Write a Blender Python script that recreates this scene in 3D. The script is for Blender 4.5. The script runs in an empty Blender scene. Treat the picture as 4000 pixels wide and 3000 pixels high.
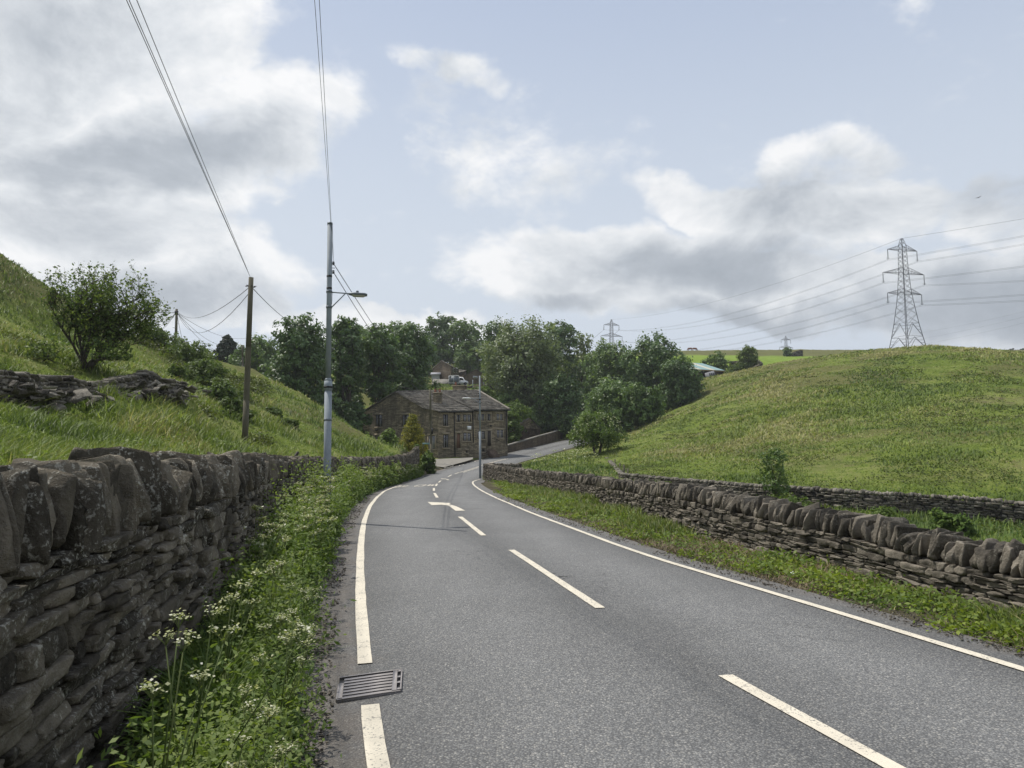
import bpy, math, random
import numpy as np
R = math.radians
C = bpy.context.scene.collection
sc = bpy.context.scene
rng = np.random.default_rng(7)
random.seed(7)

# ------------------------------------------------------------------ camera
F = 2773.0; PITCH = 5.5; EYE = 1.5
CP, SP = math.cos(R(PITCH)), math.sin(R(PITCH))
cd = bpy.data.cameras.new('camera'); cam = bpy.data.objects.new('camera', cd); C.objects.link(cam)
cd.sensor_width = 36; cd.lens = 36*F/4000; cd.clip_start = 0.05; cd.clip_end = 6000
cam.location = (0, 0, EYE); cam.rotation_euler = (R(90+PITCH), 0, 0)
sc.camera = cam
def P(u, v, D):
    """a point seen in the photograph at u, v (of 4000 x 3000) standing D metres away"""
    x = (u-2000)/F; y = -(v-1500)/F
    dy = CP-y*SP; dz = SP+y*CP
    return np.array([x*D/dy, D, EYE+dz*D/dy])

# ------------------------------------------------------------------ light
SUN = np.array([-.84, .54]); SUN /= np.linalg.norm(SUN); ELEV = 60
sd = np.array([SUN[0]*math.cos(R(ELEV)), SUN[1]*math.cos(R(ELEV)), math.sin(R(ELEV))])
ld = bpy.data.lights.new('sun', 'SUN'); lo = bpy.data.objects.new('sun', ld); C.objects.link(lo)
ld.energy = 4.6; ld.angle = R(.6); ld.color = (1, .95, .86)
from mathutils import Vector, Matrix, noise as mnoise
lo.rotation_euler = Vector(-sd).to_track_quat('-Z', 'Y').to_euler()
sc.view_settings.view_transform = 'Standard'; sc.view_settings.look = 'None'
sc.view_settings.gamma = 1; sc.view_settings.exposure = 0.0
sc.cycles.max_bounces = 6; sc.cycles.diffuse_bounces = 3; sc.cycles.transparent_max_bounces = 8
sc.cycles.use_denoising = True
sc.cycles.sample_clamp_indirect = 4

# ------------------------------------------------------------------ node helper
class N:
    def __init__(s, nt): s.nt = nt
    def new(s, t, **kw):
        n = s.nt.nodes.new(t)
        for k, v in kw.items():
            if k.startswith('i_'): continue
            setattr(n, k, v)
        return n
    def put(s, sock, v):
        if isinstance(v, bpy.types.NodeSocket): s.nt.links.new(v, sock)
        elif v is not None:
            if hasattr(sock.default_value, '__len__') and not hasattr(v, '__len__'): v = (v,)*len(sock.default_value)
            if hasattr(sock.default_value, '__len__') and len(sock.default_value) == 4 and len(v) == 3: v = (*v, 1)
            sock.default_value = v
    def m(s, op, a, b=None, c=None, clamp=False):
        n = s.new('ShaderNodeMath', operation=op, use_clamp=clamp)
        for i, v in enumerate((a, b, c)):
            if v is not None: s.put(n.inputs[i], v)
        return n.outputs[0]
    def vm(s, op, a, b=None, out=0):
        n = s.new('ShaderNodeVectorMath', operation=op)
        s.put(n.inputs[0], a)
        if b is not None: s.put(n.inputs[3 if op == 'SCALE' else 1], b)
        return n.outputs['Value'] if op in ('LENGTH', 'DISTANCE', 'DOT_PRODUCT') else n.outputs[0]
    def mix(s, f, a, b, mode='MIX'):
        n = s.new('ShaderNodeMix', data_type='RGBA', blend_type=mode)
        s.put(n.inputs[0], f); s.put(n.inputs[6], a); s.put(n.inputs[7], b)
        return n.outputs[2]
    def noise(s, vec, scale, detail=3, rough=.55, dist=0, out='Fac'):
        n = s.new('ShaderNodeTexNoise')
        if vec is not None: s.put(n.inputs['Vector'], vec)
        n.inputs['Scale'].default_value = scale; n.inputs['Detail'].default_value = detail
        n.inputs['Roughness'].default_value = rough; n.inputs['Distortion'].default_value = dist
        return n.outputs[out]
    def ramp(s, f, lo, hi, a=0., b=1.):
        n = s.new('ShaderNodeMapRange', interpolation_type='SMOOTHSTEP')
        s.put(n.inputs[0], f)
        for i, v in enumerate((lo, hi, a, b)): s.put(n.inputs[i+1], v)
        return n.outputs[0]
    def cr(s, f, stops):
        n = s.new('ShaderNodeValToRGB'); s.put(n.inputs[0], f)
        e = n.color_ramp.elements
        while len(e) < len(stops): e.new(.5)
        for el, (p, c) in zip(e, stops): el.position = p; el.color = (*c, 1)
        return n.outputs[0]
    def attr(s, name, out='Fac'):
        n = s.new('ShaderNodeAttribute'); n.attribute_name = name; return n.outputs[out]
    def pos(s): return s.new('ShaderNodeNewGeometry').outputs['Position']
    def bump(s, h, strength=.5, dist=.01):
        n = s.new('ShaderNodeBump'); n.inputs['Strength'].default_value = strength; n.inputs['Distance'].default_value = dist
        s.put(n.inputs['Height'], h); return n.outputs[0]

# ------------------------------------------------------------------ sky and clouds
w = bpy.data.worlds.new("World"); sc.world = w; w.use_nodes = True
nt = w.node_tree; nt.nodes.clear(); q = N(nt)
SKYK = .1
sky = q.new('ShaderNodeTexSky'); sky.sky_type = 'NISHITA'; sky.sun_disc = False
sky.sun_elevation = R(ELEV); sky.sun_rotation = math.atan2(SUN[0], SUN[1])
sky.air_density = 1.1; sky.dust_density = 1.5; sky.ozone_density = 1.2
dirv = q.new('ShaderNodeTexCoord').outputs['Generated']
def dirof(u, v):
    p = P(u, v, 1)-np.array([0, 0, EYE]); return p/np.linalg.norm(p)
warp = q.vm('SUBTRACT', q.noise(dirv, 3.2, 4, .6, out='Color'), (.5, .5, .5))
warp2 = q.vm('SUBTRACT', q.noise(dirv, 11, 4, .65, out='Color'), (.5, .5, .5))
dw = q.vm('ADD', q.vm('ADD', dirv, q.vm('SCALE', warp, .16)), q.vm('SCALE', warp2, .045))
def blob(u, v, rx, ry, amp, ang=0, vec=None, soft=.35):
    c = dirof(u, v)
    e1 = dirof(u+200, v)-c; e1 /= np.linalg.norm(e1); e2 = np.cross(c, e1)
    if ang:
        ca, sa = math.cos(R(ang)), math.sin(R(ang)); e1, e2 = e1*ca+e2*sa, e2*ca-e1*sa
    dd = q.vm('SUBTRACT', vec or dw, tuple(c))
    a = q.m('MULTIPLY', q.vm('DOT_PRODUCT', dd, tuple(e1)), F/rx)
    b = q.m('MULTIPLY', q.vm('DOT_PRODUCT', dd, tuple(e2)), F/ry)
    r = q.m('SQRT', q.m('ADD', q.m('MULTIPLY', a, a), q.m('MULTIPLY', b, b)))
    return q.ramp(r, 1+soft, 1-soft, 0, amp)
def mx(l):
    o = l[0]
    for x in l[1:]: o = q.m('MAXIMUM', o, x)
    return o
sz = q.new('ShaderNodeSeparateXYZ'); q.put(sz.inputs[0], dirv)
stretch = q.vm('MULTIPLY', dirv, (1, 1, 1.7))
fb = q.m('ADD', q.m('MULTIPLY', q.noise(stretch, 5.0, 9, .6, .2), .7), q.m('MULTIPLY', q.noise(stretch, 13, 7, .6, .1), .3))
fb2 = q.noise(stretch, 2.2, 5, .55, .3)
body = mx([blob(60, 200, 800, 520, 1, -25), blob(480, 620, 800, 300, 1, -14), blob(-500, 300, 900, 800, 1),
           blob(250, 1130, 900, 240, .95, -4), blob(900, 1180, 330, 130, .9), blob(1500, 1270, 600, 90, .8),
           blob(2850, 1110, 1200, 190, .85, 6), blob(2950, 850, 480, 130, .8, 14), blob(3270, 620, 250, 160, .66, 10),
           blob(3300, 820, 350, 140, .76), blob(3950, 860, 250, 170, .72), blob(3850, 1230, 500, 180, .85), blob(2100, 1010, 350, 90, .6),
           blob(2050, 640, 520, 260, .46, soft=.8), blob(3600, 600, 900, 450, .34, soft=.8), blob(1830, 1000, 900, 320, .3, soft=.8),
           blob(1600, 235, 250, 40, .34, 18, soft=.9), blob(1360, 180, 60, 160, .4, soft=.8), blob(1880, 330, 130, 70, .5, soft=.6),
           blob(1000, 110, 230, 80, .4, soft=.7), blob(3530, 30, 60, 70, .45, soft=.8), blob(1450, 860, 190, 40, .5, soft=.6)])
# elsewhere in the sky: scattered cumulus
scat = q.m('MULTIPLY', q.ramp(fb2, .48, .62), q.ramp(q.vm('DOT_PRODUCT', dirv, (0, 1, 0)), .62, .45))
body = q.m('MAXIMUM', body, scat)
dens = q.ramp(q.m('ADD', body, q.m('MULTIPLY', q.m('SUBTRACT', fb, .5), 2.2)), .34, .80)
veil = q.m('MULTIPLY', q.ramp(sz.outputs[2], .74, .2), .93)
dark = mx([blob(640, 600, 400, 140, 1, 0, soft=.75), blob(60, 170, 420, 220, .5, 0, soft=.8), blob(150, 800, 600, 130, .5, soft=.8),
           blob(750, 1170, 520, 110, .75, soft=.8), blob(2800, 1050, 560, 120, .75, soft=.8), blob(3150, 800, 380, 110, .4, soft=.8),
           blob(3350, 610, 220, 150, .35, soft=.8), blob(3900, 1240, 480, 150, .8, soft=.8), blob(2200, 1170, 300, 60, .6, soft=.8), blob(3300, 1290, 800, 90, .75, soft=.8),
           blob(3900, 780, 260, 140, .6, soft=.8)])
shade = q.m('ADD', q.m('MULTIPLY', dark, 1.0), q.m('MULTIPLY', q.m('SUBTRACT', q.noise(q.vm('ADD', stretch, (.03, .02, .06)), 5.0, 8, .62, .25), .5), 2.0), clamp=True)
cl = q.cr(shade, [(0, (1.0, 1.0, 1.0)), (.3, (.76, .79, .82)), (.7, (.45, .49, .54)), (1, (.33, .37, .42))])
cl = q.vm('SCALE', cl, 1/SKYK)
blue = q.mix(.75, q.vm('SCALE', sky.outputs[0], 1.0), tuple(np.array((.45, .54, .73))/SKYK))
base = q.mix(veil, blue, tuple(np.array((.66, .73, .82))/SKYK))
col = q.mix(q.m('MULTIPLY', dens, .94), base, cl)
bg = q.new('ShaderNodeBackground'); bg.inputs[1].default_value = SKYK; q.put(bg.inputs[0], col)
ow = q.new('ShaderNodeOutputWorld'); nt.links.new(bg.outputs[0], ow.inputs[0])

# ------------------------------------------------------------------ mesh helpers
def mk(name, verts, faces, mat, parent=None, rnd=None, uv=None, col=None, smooth=False):
    """faces: list of equal-length index arrays (a (n,3) or (n,4) array) or a python list of lists"""
    me = bpy.data.meshes.new(name)
    verts = np.asarray(verts, dtype=np.float32).reshape(-1, 3)
    if isinstance(faces, np.ndarray): faces = [faces]
    if len(faces) and isinstance(faces[0], np.ndarray) and faces[0].ndim == 2:
        idx = np.concatenate([f.ravel() for f in faces]); tot = np.concatenate([np.full(len(f), f.shape[1]) for f in faces])
    else:
        idx = np.array([i for f in faces for i in f]); tot = np.array([len(f) for f in faces])
    st = np.concatenate([[0], np.cumsum(tot)[:-1]])
    me.vertices.add(len(verts)); me.vertices.foreach_set('co', verts.ravel())
    me.loops.add(len(idx)); me.loops.foreach_set('vertex_index', idx.astype(np.int32))
    me.polygons.add(len(tot)); me.polygons.foreach_set('loop_start', st.astype(np.int32))
    me.polygons.foreach_set('loop_total', tot.astype(np.int32))
    me.update(calc_edges=True)
    if rnd is not None:
        a = me.attributes.new('rnd', 'FLOAT', 'POINT'); a.data.foreach_set('value', np.asarray(rnd, np.float32))
    if col is not None:
        a = me.attributes.new('col', 'FLOAT_VECTOR', 'POINT'); a.data.foreach_set('vector', np.asarray(col, np.float32).ravel())
    if uv is not None:
        a = me.uv_layers.new(name='uv'); a.data.foreach_set('uv', np.asarray(uv, np.float32).ravel())
    if smooth: me.polygons.foreach_set('use_smooth', np.ones(len(tot), bool))
    if mat: me.materials.append(mat)
    o = bpy.data.objects.new(name, me); C.objects.link(o)
    if parent is not None: o.parent = parent; 
    return o
def thing(name, label, cat, loc=(0, 0, 0), group=None):
    o = bpy.data.objects.new(name, None); C.objects.link(o); o.location = tuple(float(x) for x in loc)
    o.empty_display_size = .2
    return tag(o, label, cat, group)
def tag(o, label, cat, group=None, kind=None):
    if label: o['label'] = label
    if cat: o['category'] = cat
    if group: o['group'] = group
    if kind: o['kind'] = kind
    return o
def struct(o, kind='structure'): o['kind'] = kind; return o

class MB:
    """collects simple shapes into one mesh; positions are world, shifted by the parent's location on build"""
    def __init__(s): s.v = []; s.f = []; s.n = 0; s.r = []
    def add(s, v, f, r=None):
        v = np.asarray(v, float); s.v.append(v); s.f += [[i+s.n for i in x] for x in f]; s.n += len(v)
        s.r.append(np.full(len(v), rng.random() if r is None else r))
        return s
    def box(s, c, h, ax=None, r=None):
        c = np.asarray(c, float); h = np.asarray(h, float)
        sg = np.array([[x, y, z] for z in (-1, 1) for y in (-1, 1) for x in (-1, 1)])*h
        if ax is not None: sg = sg@np.asarray(ax, float)
        return s.add(sg+c, [(0, 2, 3, 1), (4, 5, 7, 6), (0, 1, 5, 4), (2, 6, 7, 3), (0, 4, 6, 2), (1, 3, 7, 5)], r)
    def tube(s, p, q_, r0, r1=None, n=8, r=None, cap=True):
        p = np.asarray(p, float); q_ = np.asarray(q_, float); r1 = r0 if r1 is None else r1
        d = q_-p; L = np.linalg.norm(d)
        if L < 1e-6: return s
        d /= L; a = np.cross(d, [0, 0, 1] if abs(d[2]) < .9 else [1, 0, 0]); a /= np.linalg.norm(a); b = np.cross(d, a)
        t = np.arange(n)*2*math.pi/n+math.pi/4
        ring = np.cos(t)[:, None]*a+np.sin(t)[:, None]*b
        f = [(i, (i+1) % n, n+(i+1) % n, n+i) for i in range(n)]
        if cap: f += [tuple(range(n))[::-1], tuple(range(n, 2*n))]
        return s.add(np.vstack([p+ring*r0, q_+ring*r1]), f, r)
    def path(s, pts, radii, n=6, r=None):
        rv = rng.random() if r is None else r
        for i in range(len(pts)-1):
            s.tube(pts[i], pts[i+1], radii[i], radii[i+1], n, rv, cap=(i in (0, len(pts)-2)))
        return s
    def quad(s, a, b, c, d, r=None): return s.add([a, b, c, d], [(0, 1, 2, 3)], r)
    def build(s, name, mat, parent=None, smooth=False):
        v = np.vstack(s.v)
        off = np.zeros(3); p = parent
        while p is not None: off += np.array(p.location); p = p.parent
        return mk(name, v-off, s.f, mat, parent, rnd=np.concatenate(s.r), smooth=smooth)
def shift(v, parent):
    off = np.zeros(3); p = parent
    while p is not None: off += np.array(p.location); p = p.parent
    return v-off

# value noise on numpy
_tab = rng.random((256, 256))
def vn(x, y):
    x = np.asarray(x, float); y = np.asarray(y, float)
    xi = np.floor(x).astype(int); yi = np.floor(y).astype(int); fx = x-xi; fy = y-yi
    fx = fx*fx*(3-2*fx); fy = fy*fy*(3-2*fy)
    a = _tab[xi & 255, yi & 255]; b = _tab[(xi+1) & 255, yi & 255]; c = _tab[xi & 255, (yi+1) & 255]; d = _tab[(xi+1) & 255, (yi+1) & 255]
    return a*(1-fx)*(1-fy)+b*fx*(1-fy)+c*(1-fx)*fy+d*fx*fy
def fbm(x, y, o=3):
    s_ = 0; a = .5
    for i in range(o): s_ = s_+a*(vn(x*2**i+17*i, y*2**i+5*i)-.5); a *= .5
    return s_*2
def sstep(a, b, x):
    t = np.clip((x-a)/(b-a), 0, 1); return t*t*(3-2*t)

# ------------------------------------------------------------------ materials
def mat(name, fn, **kw):
    m = bpy.data.materials.new(name); m.use_nodes = True; t = m.node_tree; t.nodes.clear(); k = N(t)
    b = k.new('ShaderNodeBsdfPrincipled'); o = k.new('ShaderNodeOutputMaterial'); t.links.new(b.outputs[0], o.inputs[0])
    b.inputs['Roughness'].default_value = .9
    if 'Specular IOR Level' in b.inputs: b.inputs['Specular IOR Level'].default_value = .3
    fn(k, b, o); return m
def plain(name, c, rough=.8, metal=0, var=.15, scale=8, spec=.3):
    def fn(k, b, o):
        n = k.noise(k.pos(), scale, 4, .6)
        f = k.m('MULTIPLY_ADD', n, var*2, 1-var)
        k.put(b.inputs['Base Color'], k.vm('SCALE', (*c,), f)); b.inputs['Roughness'].default_value = rough
        b.inputs['Metallic'].default_value = metal; b.inputs['Specular IOR Level'].default_value = spec
    return mat(name, fn)
def leafmat(name, stops, trans=.35, rough=.6, spec=.25, upn=0.):
    def fn(k, b, o):
        c = k.cr(k.attr('rnd'), stops)
        n = k.noise(k.pos(), .35, 3, .6)
        c = k.vm('SCALE', c, k.m('MULTIPLY_ADD', n, .8, .6))
        k.put(b.inputs['Base Color'], c); b.inputs['Roughness'].default_value = rough; b.inputs['Specular IOR Level'].default_value = spec
        if upn:
            nn = k.vm('NORMALIZE', k.vm('ADD', k.vm('SCALE', k.new('ShaderNodeNewGeometry').outputs['Normal'], 1-upn), (0, 0, upn))); k.put(b.inputs['Normal'], nn)
        t = k.new('ShaderNodeBsdfTranslucent'); k.put(t.inputs[0], k.vm('MULTIPLY', c, (1.25, 1.3, .6)))
        m = k.new('ShaderNodeMixShader'); m.inputs[0].default_value = trans
        k.nt.links.new(b.outputs[0], m.inputs[1]); k.nt.links.new(t.outputs[0], m.inputs[2]); k.nt.links.new(m.outputs[0], o.inputs[0])
    return mat(name, fn)
def g(a, k=1): return tuple(x*k for x in a)
M = {}
M['grass'] = leafmat('grass_blades', [(0, (0.062, 0.102, 0.019)), (.45, (0.129, 0.186, 0.032)), (.78, (0.202, 0.252, 0.058)), (.92, (0.269, 0.264, 0.105)), (1, (0.314, 0.300, 0.137))], .3, upn=.65)
M['lush'] = leafmat('lush_grass', [(0, (.035, .075, .014)), (.5, (.085, .145, .024)), (1, (.15, .205, .045))], .35, upn=.5)
M['yweed'] = leafmat('yellow_green_weed', [(0, (.06, .10, .02)), (.5, (.13, .18, .028)), (1, (.22, .27, .045))], .35)
M['weed'] = leafmat('verge_leaves', [(0, (.05, .09, .02)), (.6, (.115, .17, .036)), (1, (.20, .25, .065))], .38, upn=.25)
M['umbel'] = leafmat('cow_parsley_flowers', [(0, (.16, .20, .06)), (.5, (.34, .36, .19)), (.85, (.55, .55, .40)), (1, (.75, .74, .65))], .3)
M['stem'] = leafmat('green_stems', [(0, (.07, .11, .03)), (1, (.17, .2, .07))], .15)
M['oak'] = leafmat('dark_tree_leaves', [(0, (0.044, 0.085, 0.029)), (.6, (0.085, 0.146, 0.046)), (1, (0.159, 0.226, 0.073))], .3, .5, .4)
M['mid'] = leafmat('mid_green_leaves', [(0, (0.059, 0.110, 0.032)), (.6, (0.112, 0.181, 0.051)), (1, (0.201, 0.268, 0.079))], .32, .5, .4)
M['light'] = leafmat('fresh_green_leaves', [(0, (.06, .10, .025)), (.6, (.11, .17, .035)), (1, (.19, .25, .06))], .35, .5)
M['willow'] = leafmat('willow_leaves', [(0, (0.085, 0.116, 0.051)), (.6, (0.146, 0.189, 0.083)), (1, (0.232, 0.275, 0.134))], .35, .5, .4)
M['gold'] = leafmat('golden_conifer_leaves', [(0, (.045, .07, .012)), (.45, (.19, .19, .024)), (1, (.55, .46, .05))], .3)
M['conif'] = leafmat('dark_conifer_leaves', [(0, (.012, .028, .014)), (1, (.03, .05, .022))], .15)
M['haw'] = leafmat('hawthorn_leaves', [(0, (0.048, 0.082, 0.024)), (.6, (0.102, 0.150, 0.041)), (1, (0.192, 0.240, 0.078))], .35)
M['heath'] = leafmat('bracken_and_heath', [(0, (.05, .06, .02)), (.5, (.08, .10, .03)), (1, (.12, .15, .03))], .3)
M['bark'] = plain('bark', (.055, .047, .038), .95, var=.4, scale=6)

def f_ground(k, b, o):
    p = k.pos(); a = k.noise(p, .12, 5, .6); bb = k.noise(p, 1.3, 5, .65); c = k.noise(p, 9, 4, .7)
    v = k.m('ADD', k.m('MULTIPLY', a, .45), k.m('ADD', k.m('MULTIPLY', bb, .35), k.m('MULTIPLY', c, .3)))
    green = k.cr(v, [(.38, (.04, .06, .013)), (.45, (.08, .115, .02)), (.54, (.12, .16, .03)), (.62, (.18, .195, .065)), (.70, (.09, .078, .045))])
    sp_ = k.new('ShaderNodeSeparateXYZ'); k.put(sp_.inputs[0], p); zz_ = sp_.outputs[2]
    green = k.mix(k.m('MULTIPLY', k.ramp(k.m('ADD', k.noise(p, .06, 5, .7, .5), k.m('MULTIPLY_ADD', zz_, .009, -.05)), .5, .62), .6), green, (.10, .085, .045))
    field = k.cr(k.noise(p, .25, 5, .7), [(.3, (.13, .2, .028)), (.7, (.19, .26, .045))])
    soil = k.cr(bb, [(.3, (.05, .04, .03)), (.7, (.1, .085, .065))])
    c1 = k.mix(k.attr('fld'), green, field); c2 = k.mix(k.attr('soil'), c1, soil)
    k.put(b.inputs['Base Color'], c2); b.inputs['Roughness'].default_value = 1; b.inputs['Specular IOR Level'].default_value = .05
    k.put(b.inputs['Normal'], k.bump(k.m('ADD', k.noise(p, 3, 6, .7), k.m('MULTIPLY', c, .4)), .7, .22))
M['ground'] = mat('rough_grass_ground', f_ground)

def f_asphalt(k, b, o):
    p = k.pos()
    vo = k.new('ShaderNodeTexVoronoi'); k.put(vo.inputs['Vector'], p); vo.inputs['Scale'].default_value = 85
    r = k.new('ShaderNodeSeparateColor'); k.put(r.inputs[0], vo.outputs['Color'])
    big = k.noise(p, .6, 5, .6); med = k.noise(p, 4, 4, .6); fine = k.noise(p, 55, 3, .7)
    chips = k.cr(r.outputs[0], [(0, (.10, .102, .102)), (.45, (.145, .147, .147)), (.8, (.19, .191, .186)), (.97, (.25, .243, .222)), (1, (.34, .33, .31))])
    tar = k.ramp(vo.outputs['Distance'], .35, .62)
    c = k.mix(k.m('MULTIPLY', tar, .65), chips, (.05, .05, .052))
    c = k.vm('SCALE', c, k.m('MULTIPLY', k.m('ADD', k.m('MULTIPLY_ADD', big, .5, .68), k.m('MULTIPLY', fine, .2)), k.m('MULTIPLY_ADD', k.noise(k.vm('MULTIPLY', p, (1, .12, 1)), 2.2, 4, .6), .35, .83)))
    # the polished wheel tracks are paler, the crown darker
    tr = k.attr('col', 'Vector'); sx = k.new('ShaderNodeSeparateXYZ'); k.put(sx.inputs[0], tr)
    wob = k.m('MULTIPLY_ADD', med, .05, -.025)
    t = k.m('ADD', sx.outputs[0], wob)
    trk = k.m('ADD', k.m('ABSOLUTE', k.m('SINE', k.m('MULTIPLY', t, 4*math.pi/2))), 0)
    c = k.vm('SCALE', c, k.m('MULTIPLY_ADD', trk, .36, .80))
    edge = k.m('MAXIMUM', k.ramp(k.m('ADD', t, k.m('MULTIPLY_ADD', med, .12, -.06)), .03, -.06), k.m('MULTIPLY', k.ramp(k.m('ADD', t, k.m('MULTIPLY_ADD', med, .12, -.06)), 1.02, 1.12), .7))
    dirt = k.mix(fine, (.075, .062, .05), (.15, .125, .10))
    c = k.mix(k.m('MULTIPLY', edge, .6), c, dirt)
    cn = k.noise(p, .9, 6, .6, 1.2); crack = k.ramp(k.m('ABSOLUTE', k.m('SUBTRACT', cn, .5)), .0045, .0015)
    c = k.mix(k.m('MULTIPLY', crack, k.ramp(k.noise(p, .17, 2), .52, .62)), c, (.03, .03, .03))
    st = k.ramp(k.noise(p, .35, 5, .7), .60, .68); c = k.mix(k.m('MULTIPLY', st, .22), c, (.05, .05, .05))
    k.put(b.inputs['Base Color'], c); b.inputs['Roughness'].default_value = .75; b.inputs['Specular IOR Level'].default_value = .35
    k.put(b.inputs['Normal'], k.bump(k.m('ADD', k.m('MULTIPLY', vo.outputs['Distance'], -1), k.m('MULTIPLY', fine, .5)), .8, .006))
M['asphalt'] = mat('asphalt_chippings', f_asphalt)
def f_paint(k, b, o):
    p = k.pos(); n = k.noise(p, 60, 3, .7); s_ = k.noise(p, 3, 4, .6)
    wear = k.m('ADD', n, k.m('MULTIPLY_ADD', k.noise(p, 7, 4, .7), .5, -.25))
    c = k.mix(k.ramp(wear, .30, .46), (.17, .165, .155), (.60, .55, .45))
    c = k.vm('SCALE', c, k.m('MULTIPLY_ADD', s_, .5, .72))
    k.put(b.inputs['Base Color'], c); b.inputs['Roughness'].default_value = .7
    k.put(b.inputs['Normal'], k.bump(n, .5, .004))
M['paint'] = mat('worn_white_road_paint', f_paint)

def stonemat(name, c0, c1, lich, lamt=.5, sc_=1.):
    def f(k, b, o):
        p = k.pos(); n1 = k.noise(p, 2.2*sc_, 5, .6); n2 = k.noise(p, 14*sc_, 5, .7); n3 = k.noise(p, 48*sc_, 3, .7)
        r = k.attr('rnd'); n4 = k.noise(p, 170*sc_, 4, .75)
        v = k.m('ADD', k.m('MULTIPLY', k.m('ADD', k.m('MULTIPLY', n2, .7), k.m('MULTIPLY', n4, .3)), .5), k.m('ADD', k.m('MULTIPLY_ADD', r, .55, -.1), k.m('MULTIPLY', n1, .3)))
        c = k.cr(v, [(.25, c0), (.75, c1)])
        lf = k.m('MULTIPLY', k.ramp(k.m('ADD', k.m('MULTIPLY', n3, .6), k.m('MULTIPLY', k.noise(k.vm('MULTIPLY', p, (1, 1, .35)), 22*sc_, 4, .7), .4)), .51, .63), k.ramp(n1, .38, .6))
        c = k.mix(k.m('MULTIPLY', lf, lamt), c, lich); c = k.vm('SCALE', c, k.m('MULTIPLY_ADD', k.ramp(k.noise(p, 5*sc_, 3, .5), .35, .6), .4, .68))
        k.put(b.inputs['Base Color'], c); b.inputs['Roughness'].default_value = .95; b.inputs['Specular IOR Level'].default_value = .15
        k.put(b.inputs['Normal'], k.bump(k.m('ADD', n2, k.m('ADD', k.m('MULTIPLY', n3, .4), k.m('MULTIPLY', n4, .18))), 1.0, .03/sc_))
    return mat(name, f)
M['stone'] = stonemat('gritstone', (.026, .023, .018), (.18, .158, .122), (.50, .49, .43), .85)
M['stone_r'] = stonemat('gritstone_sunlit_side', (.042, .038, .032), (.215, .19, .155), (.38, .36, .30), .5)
M['stone_f'] = stonemat('gritstone_far', (.035, .031, .026), (.23, .21, .175), (.5, .48, .42), .7, .5)
M['core'] = plain('wall_core', (.02, .018, .015))
def brickmat(name, c0, c1, mort, bw=.36, bh=.11, stain=.5):
    def f(k, b, o):
        uv = k.new('ShaderNodeUVMap').outputs[0]; p = k.pos()
        d = k.vm('ADD', uv, k.vm('SCALE', k.vm('SUBTRACT', k.noise(p, 1.5, 3, out='Color'), (.5, .5, .5)), .12))
        t = k.new('ShaderNodeTexBrick'); k.put(t.inputs['Vector'], d); t.inputs['Scale'].default_value = 1
        t.inputs['Brick Width'].default_value = bw; t.inputs['Row Height'].default_value = bh; t.inputs['Mortar Size'].default_value = .014
        t.inputs['Mortar Smooth'].default_value = .4; t.inputs['Bias'].default_value = -.1
        k.put(t.inputs['Color1'], c0); k.put(t.inputs['Color2'], c1); k.put(t.inputs['Mortar'], mort)
        st = k.noise(k.vm('MULTIPLY', p, (1, 1, .35)), .8, 5, .65); n = k.noise(p, 5, 4, .7)
        c = k.vm('SCALE', t.outputs[0], k.m('MULTIPLY_ADD', n, .9, .55))
        c = k.mix(k.m('MULTIPLY', k.ramp(st, .42, .62), stain), c, (.035, .032, .028))
        k.put(b.inputs['Base Color'], c); b.inputs['Roughness'].default_value = .95
        k.put(b.inputs['Normal'], k.bump(k.m('ADD', k.m('MULTIPLY', t.outputs['Fac'], -1), k.m('MULTIPLY', n, .6)), .8, .05))
    return mat(name, f)
M['house'] = brickmat('coursed_house_stone', (.34, .28, .19), (.13, .11, .08), (.035, .03, .025), .55, .13, .5)
M['house2'] = brickmat('brown_house_stone', (.20, .155, .105), (.13, .10, .075), (.05, .04, .03), .5, .15, .5)
M['dress'] = plain('dressed_stone', (.26, .22, .16), .9, var=.35, scale=3)
M['slate'] = stonemat('stone_slates', (.09, .082, .07), (.25, .225, .19), (.32, .30, .25), .35, .7)
M['glass'] = plain('window_glass', (.015, .018, .022), .12, var=.3, spec=.6)
M['dwood'] = plain('dark_window_wood', (.03, .024, .02), .6)
M['curtain'] = plain('curtain', (.3, .3, .32), .9)
M['bwood'] = plain('brown_door_wood', (.12, .065, .04), .6)
M['black'] = plain('black_iron', (.012, .012, .013), .5)
M['galv'] = plain('galvanised_steel', (.23, .26, .29), .7, .0, .4, 3.5)
M['dgalv'] = plain('dark_grey_steel', (.13, .15, .17), .5, .3, .2, 5)
M['lattice'] = plain('pylon_steel', (.045, .052, .06), .7, .1, .1, .2)
M['wire'] = plain('cable', (.05, .055, .06), .6)
M['pole'] = plain('weathered_pole_wood', (.10, .092, .065), .95, var=.45, scale=2.5)
M['conc'] = plain('concrete', (.20, .188, .165), .95, var=.35, scale=1.5)
M['white'] = plain('white_paint', (.72, .73, .74), .4, spec=.5)
M['terra'] = plain('terracotta', (.20, .085, .055), .8)
M['iron'] = plain('cast_iron', (.25, .235, .235), .6, .2, .3, 12)
M['lens'] = plain('lamp_bowl', (.42, .42, .38), .3, spec=.5)
M['timber'] = plain('pale_timber', (.25, .19, .12), .9)
M['teal'] = plain('teal_sheet', (.22, .33, .33), .7)
M['cream'] = plain('cream_sheet', (.48, .45, .36), .7)
M['rend'] = stonemat('stained_render', (.05, .038, .03), (.15, .11, .085), (.28, .2, .14), .6, .35)
M['cow'] = plain('brown_hide', (.16, .06, .025), .9)
M['kerb'] = plain('kerb_stone', (.30, .28, .24), .9, var=.3)

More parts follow.
